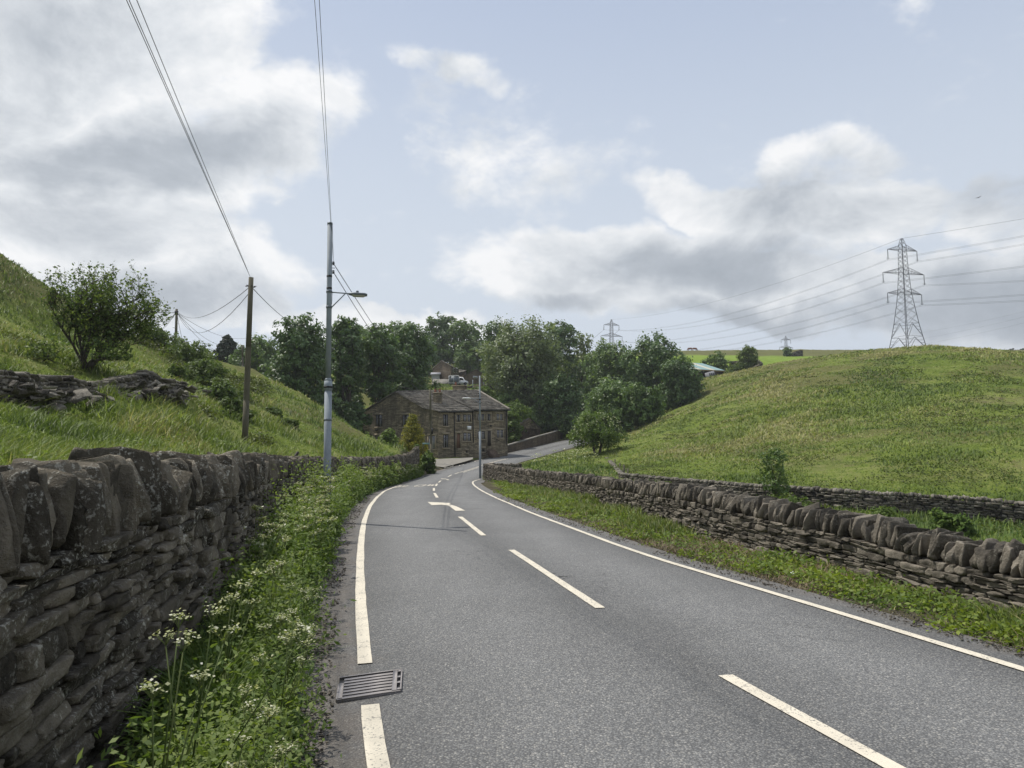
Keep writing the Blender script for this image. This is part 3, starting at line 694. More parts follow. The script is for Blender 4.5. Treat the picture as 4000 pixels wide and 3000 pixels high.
def wall(name, label, path, topf, basef, thick=.4, cope=.32, ch=(.05, .13), sl=(.16, .5), ct=(.06, .16), material=None, n=2, near=None, lean=8, group=None, batter=.0, cope_low=.0):
    path = np.array(path, float); L = np.concatenate([[0], np.cumsum(np.linalg.norm(np.diff(path, axis=0), axis=1))])
    def at(s_):
        x = np.interp(s_, L, path[:, 0]); y = np.interp(s_, L, path[:, 1]); e = .25
        dx = np.interp(s_+e, L, path[:, 0])-np.interp(s_-e, L, path[:, 0]); dy = np.interp(s_+e, L, path[:, 1])-np.interp(s_-e, L, path[:, 1]); q_ = math.hypot(dx, dy) or 1
        return x, y, dx/q_, dy/q_
    x0, y0, _, _ = at(L[-1]/2)
    root = thing(name, label, 'wall', (x0, y0, float(basef(x0, y0))), group)
    near = near or (lambda x, y: False)
    sets = {False: ([], [], []), True: ([], [], [])}; cset = {False: ([], [], []), True: ([], [], [])}
    s0 = 0
    while s0 < L[-1]-.02:
        s1 = min(L[-1], s0+random.uniform(.7, 1.6)*max(1, sl[1]/.5))
        xm, ym, _, _ = at((s0+s1)/2); H = topf(xm, ym)-cope-(basef(xm, ym)-.1)
        hs_ = []
        while sum(hs_) < H: hs_.append(random.uniform(*ch)*random.choice((1, 1, 1, 1, 1.9)))
        sc_ = H/sum(hs_); zz = 0
        for h in hs_:
            h *= sc_; s_ = s0+random.uniform(-.12, .05)
            while s_ < s1-.03:
                ln = random.uniform(*sl); e_ = min(s_+ln, s1+random.uniform(-.02, .1))
                if L[-1]-e_ < .08: e_ = L[-1]
                cs_ = (s_+e_)/2; x, y, dx, dy = at(cs_)
                zt = topf(x, y)-cope; zb = basef(x, y)-.1
                z = zb+(zt-zb)*(zz+h/2)/H
                dzds = (topf(*at(cs_+.3)[:2])-topf(*at(cs_-.3)[:2]))/.6
                T = np.array([dx, dy, dzds*.9+random.uniform(-.03, .03)]); T /= np.linalg.norm(T); Nn = np.array([dy, -dx, 0]); B = np.cross(T, -Nn); 
                k_ = bool(near(x, y)); o_ = random.uniform(-.02, .02)
                c, hh, ax = sets[k_]
                c.append((x+Nn[0]*o_, y+Nn[1]*o_, z)); hh.append(((e_-s_)/2-.004, thick/2*(1+batter*(1-(zz/H)))+random.uniform(-.015, .02), h/2-.002)); ax.append([T, Nn, B])
                s_ = e_
            zz += h
        s0 = s1
    s_ = 0
    while s_ < L[-1] and cope > .05:
        t = random.uniform(*ct); x, y, dx, dy = at(s_+t/2); k_ = bool(near(x, y))
        hc = (cope*random.uniform(.78, 1.12) if random.random() > .05 else cope*1.16)*(1-cope_low)
        la = R(random.gauss(lean, 9)); ya = R(random.gauss(0, 14)); tt_ = np.array([dx, dy, 0]); Nn = np.array([dy, -dx, 0])
        tt2 = tt_*math.cos(ya)+Nn*math.sin(ya); N2 = -tt_*math.sin(ya)+Nn*math.cos(ya); up = np.array([0, 0, 1.])
        T = tt2*math.cos(la)-up*math.sin(la); B = tt2*math.sin(la)+up*math.cos(la)
        zt = topf(x, y)-cope
        c, hh, ax = cset[k_]
        c.append((x+random.uniform(-.02, .02), y+random.uniform(-.02, .02), zt+hc/2+.0)); hh.append((t/2*1.02, thick/2*random.uniform(.85, 1.12), hc/2)); ax.append([T, N2, B]); s_ += t*.97
    for k_, (c, hh, ax) in sets.items():
        if c: stones('stonework', np.array(c), np.array(hh), np.array(ax), material, root, n=7 if k_ else n, k=30, jit=.12, rough=.014 if k_ else .02, cutd=1.22, cuts=8)
    for k_, (c, hh, ax) in cset.items():
        if c: stones('coping', np.array(c), np.array(hh), np.array(ax), material, root, n=7 if k_ else max(n, 2), k=24, jit=.24, rough=.016 if k_ else .05, cutd=1.0, taper=.5, cuts=9)
    # hearting, seen only as the dark of the joints
    mb = MB(); ss = np.arange(0, L[-1], .5); ss = np.append(ss, L[-1]); V = []
    for a in ss:
        x, y, dx, dy = at(a); zt = topf(x, y)-cope-.02; zb = basef(x, y)-.3; k_ = thick/2-.05
        V += [(x+dy*k_, y-dx*k_, zb), (x+dy*k_, y-dx*k_, zt), (x-dy*k_, y+dx*k_, zt), (x-dy*k_, y+dx*k_, zb)]
    f = []
    for i in range(len(ss)-1):
        for j in range(3): f.append((4*i+j, 4*i+j+1, 4*i+j+5, 4*i+j+4))
    mb.add(V, f); mb.build('hearting', M['core'], root)
    return root
bz = lambda x, y: float(zroad(y))
lw = np.array([(a-.2, b) for a, b in WL])
lws = np.stack([np.interp(np.arange(-12, 57.1, 1.), WL[:, 1], lw[:, 0]), np.arange(-12, 57.1, 1.)], 1)
k3 = lws.copy(); k3[1:-1, 0] = (lws[:-2, 0]+lws[1:-1, 0]*2+lws[2:, 0])/4
wall('stone_wall', 'tall dark dry stone wall with lichen and upright coping along the left verge', k3, lambda x, y: float(wlz(y)), bz,
     thick=.42, cope=.31, ch=(.028, .08), sl=(.10, .40), ct=(.03, .095), material=M['stone'], n=3, near=lambda x, y: y < 13, lean=7)
rw = np.array([(a+.2, b) for a, b in WR]); yy_ = np.arange(-12, 49.1, 1.)
k4 = np.stack([np.interp(yy_, WR[:, 1], rw[:, 0]), yy_], 1); k5 = k4.copy(); k5[1:-1, 0] = (k4[:-2, 0]+k4[1:-1, 0]*2+k4[2:, 0])/4
k5 = np.vstack([k5, [(-1.2, 50.2), (.6, 51.5)]])
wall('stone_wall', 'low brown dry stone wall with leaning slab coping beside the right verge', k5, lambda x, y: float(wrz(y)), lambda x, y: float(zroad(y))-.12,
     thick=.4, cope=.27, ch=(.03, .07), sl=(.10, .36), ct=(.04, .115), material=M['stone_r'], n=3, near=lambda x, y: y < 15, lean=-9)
# the field wall at the foot of the hill
w2px = [(2433, 1848, 45), (2540, 1858, 42.5), (2647, 1868, 40.5), (2780, 1876, 38.5), (2896, 1887, 36.5), (3100, 1898, 34), (3361, 1915, 31.8), (3600, 1928, 30.6), (3836, 1942, 29.8), (4000, 1960, 29.2), (4400, 2000, 28.5), (4900, 2050, 28)]
w2 = np.array([P(*p) for p in w2px])
def lin(pts, col_=2):
    pts = np.array(pts); L = np.concatenate([[0], np.cumsum(np.linalg.norm(np.diff(pts[:, :2], axis=0), axis=1))])
    fine = np.arange(0, L[-1]+.01, .25); F_ = np.stack([np.interp(fine, L, pts[:, i]) for i in range(3)], 1)
    def f(x, y): return float(F_[((F_[:, 0]-x)**2+(F_[:, 1]-y)**2).argmin(), 2])
    return f
w2t = lin(w2)
wall('field_wall', 'long weathered dry stone wall at the foot of the right hill', w2[:, :2], w2t, lambda x, y: w2t(x, y)-1.05,
     thick=.45, cope=.17, ch=(.045, .11), sl=(.14, .5), ct=(.08, .2), material=M['stone_f'], n=1, lean=3)
w3 = np.array([P(*p) for p in [(2430, 1849, 45.2), (2412, 1832, 50), (2396, 1812, 56), (2378, 1795, 62), (2366, 1787, 67)]])
w3t = lin(w3)
wall('field_wall', 'short collapsing stone wall running back beside the leaning fence posts', w3[:, :2], w3t, lambda x, y: w3t(x, y)-.7,
     thick=.4, cope=.12, ch=(.05, .12), sl=(.15, .4), ct=(.1, .22), material=M['stone_f'], n=1)
# the broken wall on the left bank
w4 = np.array([P(*p) for p in [(-350, 1470, 13.5), (-150, 1440, 14.5), (60, 1455, 16), (130, 1478, 17), (240, 1472, 18), (330, 1500, 19.5), (450, 1482, 21), (520, 1470, 22.5), (570, 1452, 23.5), (630, 1482, 24.5), (700, 1492, 26)]])
w4[:, 2] -= 0; w4t = lin(w4)
wall('ruined_wall', 'tumbledown grey stone wall crossing the left bank below the hawthorn', w4[:, :2], w4t, lambda x, y: min(w4t(x, y)-.25, tz(x, y)-.05),
     thick=.55, cope=.10, ch=(.05, .13), sl=(.15, .5), ct=(.14, .35), material=M['stone_f'], n=2, lean=35)
cs, hs, ax = [], [], []
for i in range(420):
    s_ = random.random(); i_ = s_*(len(w4)-1); a = int(i_); fr_ = i_-a; p = w4[a]*(1-fr_)+w4[min(a+1, len(w4)-1)]*fr_
    ox, oy = random.gauss(.2, .35), random.gauss(-.45, .3); x, y = p[0]+ox, p[1]+oy
    cs.append((x, y, max(tz(x, y)+.02, p[2]-.25-abs(oy)*.7+random.uniform(-.05, .05)))); hs.append((random.uniform(.07, .24), random.uniform(.06, .16), random.uniform(.02, .055)))
    e = Matrix.Rotation(random.uniform(0, 6.28), 3, 'Z')@Matrix.Rotation(random.gauss(0, .45), 3, 'X')@Matrix.Rotation(random.gauss(0, .35), 3, 'Y'); ax.append(np.array(e))
rb = bpy.data.objects.get('ruined_wall'); stones('rubble', np.array(cs), np.array(hs), np.array(ax), M['stone_f'], rb, n=3, k=24, jit=.25, rough=.05, cutd=1.0, cuts=7)
for nm, lab, pts in (('stone_stump', 'small broken wall stump poking out of the brambles on the bank', [(862, 1452, 52), (876, 1478, 50), (890, 1500, 49)]),
                     ('stone_stump', 'low pale stone remnant on the grassy slope left of the wooden pole', [(905, 1510, 47), (918, 1522, 46)])):
    q_ = np.array([P(*p) for p in pts]); qt = lin(q_)
    wall(nm, lab, q_[:, :2], qt, lambda x, y: min(qt(x, y)-.6, tz(x, y)), thick=.5, cope=.08, ch=(.06, .12), sl=(.2, .5), ct=(.15, .3), material=M['stone_f'], n=1)
q_ = np.array([P(*p) for p in [(1045, 1447, 92), (1090, 1460, 94), (1150, 1475, 96)]]); qt = lin(q_)
wall('field_wall', 'dark rough stone wall below the trees beyond the left slope', q_[:, :2], qt, lambda x, y: qt(x, y)-1.1, thick=.5, cope=.1, ch=(.1, .2), sl=(.3, .7), ct=(.2, .4), material=M['stone'], n=1)
w6 = np.array([P(*p) for p in [(2735, 1502, 119), (2800, 1482, 122), (2870, 1462, 126), (2920, 1446, 130), (2975, 1418, 136), (2960, 1405, 144), (2900, 1408, 150), (2850, 1412, 152)]]); w6t = lin(w6)
wall('field_wall', 'dark field wall climbing past the shed to the round bush', w6[:, :2], w6t, lambda x, y: w6t(x, y)-1.2, thick=.5, cope=.15, ch=(.1, .2), sl=(.3, .7), ct=(.2, .4), material=M['stone'], n=1)
q7 = np.array([P(*p) for p in [(3083, 1383, 242), (3100, 1374, 242), (3122, 1367, 242), (3135, 1367, 242)]]); q7t = lin(q7)
wall('ruined_wall', 'lone dark stone wall fragment on the far field edge by a bush', q7[:, :2], q7t, lambda x, y: P(3100, 1389, 242)[2], thick=.6, cope=.05, ch=(.15, .3), sl=(.4, 1), ct=(.3, .5), material=M['stone'], n=1)

# ------------------------------------------------------------------ leaves, blades, trees
def leafquads(pos, nrm, size, asp=1.7, fold=False):
    n = len(pos); a = rng.normal(size=(n, 3)); t = np.cross(nrm, a); t /= np.linalg.norm(t, axis=1)[:, None]+1e-9
    b = np.cross(nrm, t); sz_ = size if hasattr(size, '__len__') else np.full(n, size)
    sz_ = (sz_*rng.uniform(.6, 1.4, n))[:, None]
    l = t*sz_*.5*asp**.5; w_ = b*sz_*.5/asp**.5
    bend = nrm*sz_*.18
    v = np.stack([pos-l, pos+w_-bend*0, pos+l-bend, pos-w_-bend*.5], 1)
    f = np.arange(n*4).reshape(n, 4)
    return v.reshape(-1, 3), f
def unit(v): return v/(np.linalg.norm(v, axis=-1, keepdims=True)+1e-9)
def crownleaves(lobes, n, size, shell=.5, up=.5, asp=1.7, out=1.0, flat=1.0):
    """lobes: (k,6) centre and radii"""
    lobes = np.asarray(lobes, float); vol = (lobes[:, 3]*lobes[:, 4]*lobes[:, 5])**(2/3); pk = vol/vol.sum()
    ns = 34; sl = unit(rng.normal(size=(len(lobes), ns, 3))); sr = 1-.45*rng.random((len(lobes), ns))**1.5; sr *= rng.uniform(.85, 1.18, (len(lobes), ns))
    li = rng.choice(len(lobes), n, p=pk); si = rng.integers(0, ns, n)
    d = sl[li, si]; p = lobes[li, :3]+(d*sr[li, si][:, None]+rng.normal(0, .135, (n, 3)))*lobes[li, 3:]
    nr_ = unit(d*out+rng.normal(0, .55, (n, 3))+np.array([0, 0, up]))
    return p, nr_, li
def tree(name, label, base, top, hw, kind, n=5000, ls=.34, cat='tree', fill=1.35, trunks=1, tr=.22, crown0=.28, nl=15, group=None, hd=None, tight=1., shape='round', limbs=True, seed=None, lob=.44, under=1.0):
    """base: point on the ground; top: height of the crown top above it; hw: crown half width"""
    base = np.array(base, float); hd = hd or hw; n = int(n*fill); ls *= .9
    root = thing(name, label, cat, base, group)
    c0 = top*crown0; lob_ = []
    for i in range(nl):
        u_ = (i+.5)/nl; zz = c0+(top-c0)*(.14+.74*u_)
        if shape == 'cone': w_ = (1-u_)*.9+.04
        elif shape == 'fat': w_ = (1-u_**1.6)*.85+.12
        elif shape == 'col': w_ = .8*(1-u_**3)
        elif shape == 'broad': w_ = math.sqrt(max(.05, 1-(u_*.95-.0)**2.2))
        else: w_ = math.sqrt(max(.08, 1-(2*u_*.95-.9)**2))
        a = i*2.4+random.random()*.9; rr = w_*random.uniform(.25, .80)*tight
        lr = lob*random.uniform(.85, 1.35)*(1 if shape not in ('cone', 'col', 'fat') else .6*w_+.25)
        lob_.append((math.cos(a)*hw*rr, math.sin(a)*hd*rr, zz, hw*lr, hd*lr, min((top-c0)*.26, hw*lr*.85)))
    lob_ = np.array(lob_)
    # keep the crown inside its outline
    mz = (lob_[:, 2]+lob_[:, 5]).max(); lob_[:, 2] *= 1; lob_[:, 2] += (top-mz)*np.clip((lob_[:, 2]-c0)/(top-c0), 0, 1)
    p, nr_, li = crownleaves(lob_, n, ls)
    if under < 1: p = p[:]
    v, f = leafquads(p, nr_, ls)
    lr_ = rng.random(len(lob_))
    rn = np.clip(.55*rng.random(n)+.25*lr_[li]+.2*rng.random(n), 0, 1)
    mk('crown', v, [f], M[kind], root, rnd=np.repeat(rn, 4))
    mb = MB()
    for t_ in range(trunks):
        a = random.uniform(0, 6.28); off_ = hw*.1*(trunks > 1)*random.uniform(.5, 2)
        b0 = base+np.array([math.cos(a)*off_*.6, math.sin(a)*off_*.6, -.3]); tp = base+np.array([math.cos(a)*off_*2.5, math.sin(a)*off_*2.5, top*.78])
        rt = tr/(trunks**.5); pts = [b0+(tp-b0)*k_+np.array([random.gauss(0, .05), random.gauss(0, .05), 0])*top*.15*(0 < k_ < 1) for k_ in (0, .2, .45, .7, 1)]
        mb.path(pts, [rt*1.25, rt, rt*.75, rt*.5, rt*.12], 7)
        if limbs:
            for j in random.sample(range(nl), min(nl, 7)):
                k_ = random.uniform(.25, .65); s_ = b0+(tp-b0)*k_; e = base+lob_[j, :3]; m_ = (s_+e)/2+np.array([0, 0, -top*.03])
                mb.path([s_, m_, e], [rt*.4, rt*.26, rt*.06], 5)
    mb.build('trunk', M['bark'], root)
    return root
def ttree(label, u, vt, vb, hw_px, D, kind, name='tree', z=None, **kw):
    b = P(u, vb, D); x, y = b[0], b[1]; zb = tz(x, y) if z is None else z
    t_ = P(u, vt, D)[2]; return tree(name, label, (x, y, zb-.1), t_-zb+.1, hw_px*D/F*(1.07 if name == 'tree' else 1), kind, **kw)
gw = 'trees in the wood behind the cottages'
ttree('big dark sycamore nearest the left, behind the grassy slope', 1165, 1228, 1600, 122, 80, 'oak', n=11000, ls=.34, crown0=.08, nl=22, group=gw)
ttree('dark tree on several thin trunks just right of the tall lamp post', 1352, 1234, 1540, 74, 86, 'oak', n=7000, ls=.34, crown0=.3, trunks=4, tr=.3, nl=15, group=gw)
ttree('dark round tree on slim trunks above the cottage gable', 1470, 1266, 1550, 84, 90, 'oak', n=8000, ls=.34, crown0=.28, trunks=3, tr=.3, nl=16, group=gw)
ttree('wide dark tree behind the left half of the cottage roof', 1600, 1258, 1540, 96, 97, 'oak', n=9500, ls=.36, crown0=.1, trunks=2, nl=20, group=gw)
ttree('greyish green tree at the left end of the wood', 1015, 1312, 1490, 88, 108, 'mid', n=6000, ls=.38, crown0=.05, group=gw)
ttree('tree top filling the gap behind the lamp lantern', 1420, 1275, 1500, 90, 122, 'mid', n=5000, ls=.45, crown0=.1, group=gw)
ttree('pale leafy tree at the back between two darker crowns', 1560, 1252, 1500, 80, 128, 'mid', n=5000, ls=.45, crown0=.1, group=gw)
ttree('tallest back tree rising over the upper stone house', 1724, 1226, 1440, 66, 176, 'oak', n=6000, ls=.5, crown0=.1, group=gw)
ttree('back tree with a domed crown above the gabled garage', 1822, 1244, 1440, 80, 172, 'mid', n=6000, ls=.5, crown0=.1, group=gw)
ttree('dark back tree just left of the pale willow', 1955, 1244, 1470, 88, 152, 'oak', n=6000, ls=.5, crown0=.05, group=gw)
ttree('bright leaved tree directly behind the garage roof', 1830, 1330, 1440, 70, 168, 'mid', n=7000, ls=.45, crown0=.0, group=gw)
ttree('broad pale grey green willow in the middle of the wood', 2045, 1248, 1560, 172, 120, 'willow', n=17000, ls=.40, crown0=.06, nl=26, trunks=3, tr=.5, group=gw)
ttree('dark tree behind the right shoulder of the willow', 2190, 1248, 1520, 78, 140, 'oak', n=6500, ls=.45, crown0=.05, group=gw)
ttree('thin see through tree with pale buds beside the far pylon', 2272, 1292, 1500, 46, 145, 'willow', n=1700, ls=.42, crown0=.2, group=gw)
ttree('dark bushy tree under the right side of the willow', 2190, 1465, 1640, 86, 114, 'oak', n=7000, ls=.36, crown0=.0, nl=14, group=gw)
ttree('rounded green tree in front of the far pylon', 2382, 1324, 1590, 108, 132, 'mid', n=9500, ls=.42, crown0=.02, nl=20, group=gw)
ttree('tall tree standing highest at the right edge of the wood', 2560, 1294, 1560, 104, 121, 'oak', n=9500, ls=.40, crown0=.02, nl=20, group=gw)
ttree('dark low spreading tree against the striped roof shed', 2655, 1405, 1560, 88, 113, 'oak', n=8000, ls=.37, crown0=.0, nl=15, group=gw)
ttree('brighter green tree in front of the wood above the road bend', 2405, 1480, 1690, 110, 101, 'mid', n=10500, ls=.32, crown0=.0, nl=18, group=gw)
ttree('mid green tree wedged beside the grassy hill flank', 2510, 1500, 1690, 80, 99, 'mid', n=6500, ls=.32, crown0=.0, nl=13, group=gw)
ttree('dark understorey tree behind the round white flowering bush', 2300, 1540, 1700, 60, 128, 'oak', n=3500, ls=.38, crown0=.0, nl=10, group=gw)
ttree('shadowy tree low behind the cottage gable', 1330, 1490, 1680, 75, 92, 'oak', n=4500, ls=.36, crown0=.0, nl=10, group=gw, z=tz(*P(1330, 1680, 92)[:2]))
ttree('shadowy bush tree left of the cottage gable corner', 1370, 1570, 1720, 62, 84, 'oak', n=4500, ls=.34, crown0=.0, nl=10, group=gw)
ttree('low dark tree at the foot of the big sycamore', 1250, 1500, 1690, 90, 84, 'oak', n=5500, ls=.34, crown0=.0, nl=12, group=gw)
ttree('sunlit tree seen under the branches behind the gable', 1440, 1470, 1560, 70, 112, 'light', n=3500, ls=.38, crown0=.0, nl=9, group=gw)
for i, (u, vt, hw, D) in enumerate([(2090, 1330, 90, 170), (2330, 1370, 80, 165), (2480, 1390, 80, 160), (1650, 1300, 80, 170), (1300, 1330, 80, 150), (1180, 1320, 80, 130), (2250, 1400, 90, 150)]):
    ttree(['leafy crown deep in the wood behind the willow', 'crown seen in the dip right of the far pylon foot', 'back crown between the two tallest right hand trees', 'back crown over the upper house roof', 'back crown glimpsed past the lamp post', 'back crown between sycamore and its left neighbour', 'dark crown below the thin see through tree'][i], u, vt, 1500, hw, D, 'oak', n=3500, ls=.5, crown0=.0, group=gw)
# shrubs near the cottages
gs = 'shrubs on the bank behind the cottages'
for lab, u, vt, vb, hw, D, kd, n_ in [
  ('yellow green shrub mass beside the right end of the cottages', 2010, 1562, 1700, 66, 107, 'light', 6000),
  ('light climbing shrub hanging beside the cottage drainpipe', 1998, 1600, 1740, 42, 99, 'light', 4000),
  ('pale shrub below the garden fence above the roof', 1890, 1505, 1580, 52, 116, 'light', 3500),
  ('soft green shrub between the fence and the willow', 1985, 1520, 1600, 70, 117, 'mid', 4500),
  ('greyish leafy shrub left of the thin telegraph pole', 2090, 1530, 1640, 50, 117, 'willow', 3500),
  ('tangled shrub behind the stone outbuilding', 2120, 1600, 1690, 75, 120, 'mid', 4500),
  ('bright shrub at the far end of the garden fence', 1960, 1478, 1530, 45, 135, 'light', 2500),
  ('low scrub along the verge above the garden wall', 2215, 1625, 1700, 50, 124, 'mid', 3000),
  ('bramble shrub climbing behind the outbuilding roof', 2060, 1590, 1680, 55, 113, 'mid', 3500)]:
    ttree(lab, u, vt, vb, hw, D, kd, name='shrub', cat='shrub', n=n_, ls=.26, crown0=-.1, nl=11, tr=.06, group=gs, limbs=False)
# singles
e = P(2332, 1782, 72)
tree('elder_bush', 'rounded elder bush with creamy flowers on dark leaning stems by the road', (e[0], e[1], tz(e[0], e[1])-.05), P(2332, 1600, 72)[2]-tz(e[0], e[1]), 125*72/F, 'light', n=9000, ls=.17, cat='bush', trunks=4, tr=.22, crown0=.2, nl=26, lob=.30, shape='broad')
el = bpy.data.objects['elder_bush']; pts_ = unit(rng.normal(size=(110, 3)))*[2.5, 2.4, 1.5]+[0, 0, 2.75]; pts_[:, 1] = -abs(pts_[:, 1])
v, f = leafquads(np.repeat(pts_, 3, 0)+rng.normal(0, .05, (330, 3)), unit(np.tile([0, -.4, 1.], (330, 1))+rng.normal(0, .2, (330, 3))), .12); mk('blossom', v, [f], M['umbel'], el, rnd=rng.random(len(v)))
e = P(1611, 1747, 67)
tree('golden_conifer', 'cone shaped golden tipped conifer in front of the cottage gable', (e[0], e[1], tz(e[0], e[1])-.3), P(1605, 1612, 67)[2]-tz(e[0], e[1])+.3, 56*67/F, 'gold', n=15000, ls=.11, cat='conifer', crown0=-.05, nl=40, shape='fat', tight=.62, tr=.08, lob=.72, limbs=False)
ttree('tall dark leylandii clump on the ridge left of the wood', 884, 1308, 1440, 54, 116, 'conif', name='conifer', cat='conifer', n=8000, ls=.35, crown0=0, nl=24, shape='col', lob=.5, limbs=False)
cn = 'small conifers along the left skyline'
for lab, u, vt, hw, D, kd, sh_ in [('spreading dark conifer just left of the short wooden pole', 612, 1293, 36, 128, 'conif', 'round'), ('ragged conifer just right of the short wooden pole', 715, 1326, 26, 132, 'conif', 'round'),
     ('narrow pointed conifer above the bungalow roof', 757, 1340, 14, 134, 'conif', 'cone'), ('low dark conifer behind the bungalow', 800, 1358, 26, 150, 'conif', 'round'), ('flat dark hedge top left of the short wooden pole', 610, 1335, 40, 122, 'mid', 'round')]:
    ttree(lab, u, vt, 1410, hw, D, kd, name='conifer', cat='conifer', n=2200, ls=.3, crown0=0, nl=10, shape=sh_, limbs=False, group=cn)
ttree('shadowed bush beside the white car', 850, 1380, 1420, 22, 126, 'mid', name='bush', cat='bush', n=1200, ls=.3, crown0=0, nl=7, limbs=False)
ttree('round dense bush at the top corner of the field wall', 2925, 1347, 1446, 44, 138, 'haw', name='bush', cat='bush', n=6000, ls=.25, crown0=0, nl=14, lob=.5, shape='round')
ttree('wide low bush behind the striped roof shed', 2800, 1372, 1440, 46, 152, 'mid', name='bush', cat='bush', n=4500, ls=.3, crown0=0, nl=11, lob=.5)
ttree('scrubby bush between the shed and the round bush', 2875, 1415, 1470, 36, 137, 'haw', name='bush', cat='bush', n=2500, ls=.25, crown0=-.1, nl=9, lob=.5)
ttree('small bush against the lone wall fragment on the far field', 3073, 1356, 1390, 17, 241, 'mid', name='bush', cat='bush', n=1500, ls=.4, crown0=0, nl=8, lob=.5)
for i, (u, vt) in enumerate([(3952, 1362), (3975, 1366), (3997, 1360)]):
    b = P(u, 1385, 400); tree('far_tree', ['leftmost of three tiny dark trees on the right horizon', 'middle one of three tiny dark trees on the right horizon', 'rightmost of three tiny dark trees on the right horizon'][i], b, P(u, vt, 400)[2]-b[2], 2.0, 'conif', n=500, ls=.8, crown0=0, nl=6, limbs=False, group='trees on the right horizon')
e = P(3010, 1960, 33.8)
tree('sapling', 'dark slender sapling growing against the field wall below the hill', (e[0], e[1]-.7, tz(e[0], e[1]-.7)), P(3000, 1742, 33)[2]-tz(e[0], e[1]-.7), .85, 'mid', n=2300, ls=.085, cat='sapling', trunks=5, tr=.05, crown0=.0, nl=26, shape='round', lob=.26)
# hawthorn with real branching
def hawthorn():
    e = P(272, 1500, 23); b = np.array([e[0], e[1]+.9, tz(e[0], e[1]+.9)]); top = P(330, 1000, 23.5)[2]-b[2]; H = top
    root = thing('hawthorn', 'wind shaped hawthorn tree standing above the ruined wall on the left bank', 'tree', b)
    mb = MB(); tips = []
    def br(p, d, L, r_, lv):
        n = 4; pts = [p]; dd = d.copy()
        for i in range(n):
            dd = unit(dd+rng.normal(0, .16, 3)+np.array([.03, 0, .03])); pts.append(pts[-1]+dd*L/n)
        mb.path(pts, list(np.linspace(r_, r_*.45, n+1)), 6 if lv < 2 else 4)
        if lv >= 2:
            for q_ in pts[1:]: tips.append(q_)
        if lv < 4:
            for _ in range(5 if lv < 2 else 3):
                k_ = random.uniform(.3, 1); i = min(n-1, int(k_*n)); s_ = pts[i]+(pts[i+1]-pts[i])*(k_*n-i)
                a = unit(rng.normal(size=3)); a[2] *= .35; nd = unit(dd+a*random.uniform(.55, 1.1)+np.array([0, 0, .1])); br(s_, nd, L*random.uniform(.45, .66), r_*.5, lv+1)
    for a in ((-.22, 0, 1), (.05, .1, 1.1), (.4, 0, 1), (-.45, .1, .8), (.1, -.35, .9), (.55, .05, .8), (-.1, .4, .8), (-.4, -.2, .45), (.45, -.1, .45), (.5, -.4, .25), (-.5, -.3, .25), (.1, -.6, .3)):
        br(b+np.array([random.gauss(0, .1), random.gauss(0, .1), -.1]), unit(np.array(a)), H*.56*(1 if a[2] > .7 else .8), .05, 0)
    mb.build('trunk', M['bark'], root)
    t = np.array(tips); n = 13000; p = t[rng.integers(0, len(t), n)]+rng.normal(0, .075, (n, 3)); hgt = p[:, 2]-b[2]
    keep = (hgt > .15); p = p[keep]
    v, f = leafquads(p, unit(rng.normal(0, .7, (len(p), 3))+[0, 0, .5]), .075); mk('crown', shift(v, root), [f], M['haw'], root, rnd=np.repeat(rng.random(len(p)), 4))
hawthorn()
# bramble mounds on the left bank
gbm = 'bramble mounds on the left bank'
for lab, u, vt, vb, hw, D in [('large bramble mound under the short wooden pole', 745, 1345, 1465, 115, 50), ('bramble mound on the skyline right of the hawthorn', 600, 1330, 1425, 90, 52), ('dark bramble hump halfway down the bank', 800, 1420, 1545, 105, 44),
    ('low bramble patch below the dark hump', 870, 1505, 1610, 110, 38), ('sprawling brambles left of the foot of the tall wooden pole', 905, 1585, 1660, 75, 35), ('brambles behind the broken wall right end', 690, 1430, 1500, 45, 42),
    ('small bramble clump right of the wooden pole', 1060, 1605, 1640, 42, 42), ('thin brambles trailing down the open slope', 1120, 1668, 1700, 50, 40)]:
    b = P(u, vb, D); zb = tz(b[0], b[1]); hh = max(.5, (vb-vt)*D/F)
    tree('bramble', lab, (b[0], b[1], zb-.15), hh*.95, hw*D/F, 'haw', n=5200, ls=.14, cat='bramble', crown0=-.3, nl=13, tr=.02, lob=.42, group=gbm, limbs=False)
ttree('pale fronded shrub on the slope left of the golden conifer', 1518, 1672, 1735, 42, 58, 'weed', name='shrub', cat='shrub', n=2500, ls=.14, crown0=0, nl=9, limbs=False)
ttree('bright ferny bush beside the end of the left wall', 1670, 1768, 1855, 34, 58.5, 'lush', name='bush', cat='bush', n=5000, ls=.15, crown0=-.1, nl=13, limbs=False, lob=.5)
ttree('ivy tuft on the pier at the end of the left wall', 1625, 1733, 1800, 16, 57.5, 'weed', name='ivy', cat='ivy', n=900, ls=.1, crown0=.3, nl=6, limbs=False)
ttree('small yellow green bush against the field wall', 2740, 1905, 1945, 28, 34, 'yweed', name='bush', cat='bush', n=1500, ls=.09, crown0=-.2, nl=8, limbs=False, lob=.5)
ttree('green fern clump leaning on the field wall at its left part', 2602, 1880, 1915, 32, 36, 'lush', name='fern_clump', cat='fern', n=1500, ls=.1, crown0=-.2, nl=8, limbs=False, lob=.5)
ttree('round fern clump before the field wall at the right', 3680, 1985, 2060, 45, 25.5, 'lush', name='fern_clump', cat='fern', n=2800, ls=.09, crown0=-.2, nl=10, limbs=False, lob=.5)
ttree('wider leafy clump right of the round fern clump', 3765, 2005, 2062, 50, 25, 'lush', name='fern_clump', cat='fern', n=2200, ls=.09, crown0=-.2, nl=10, limbs=False, lob=.5)
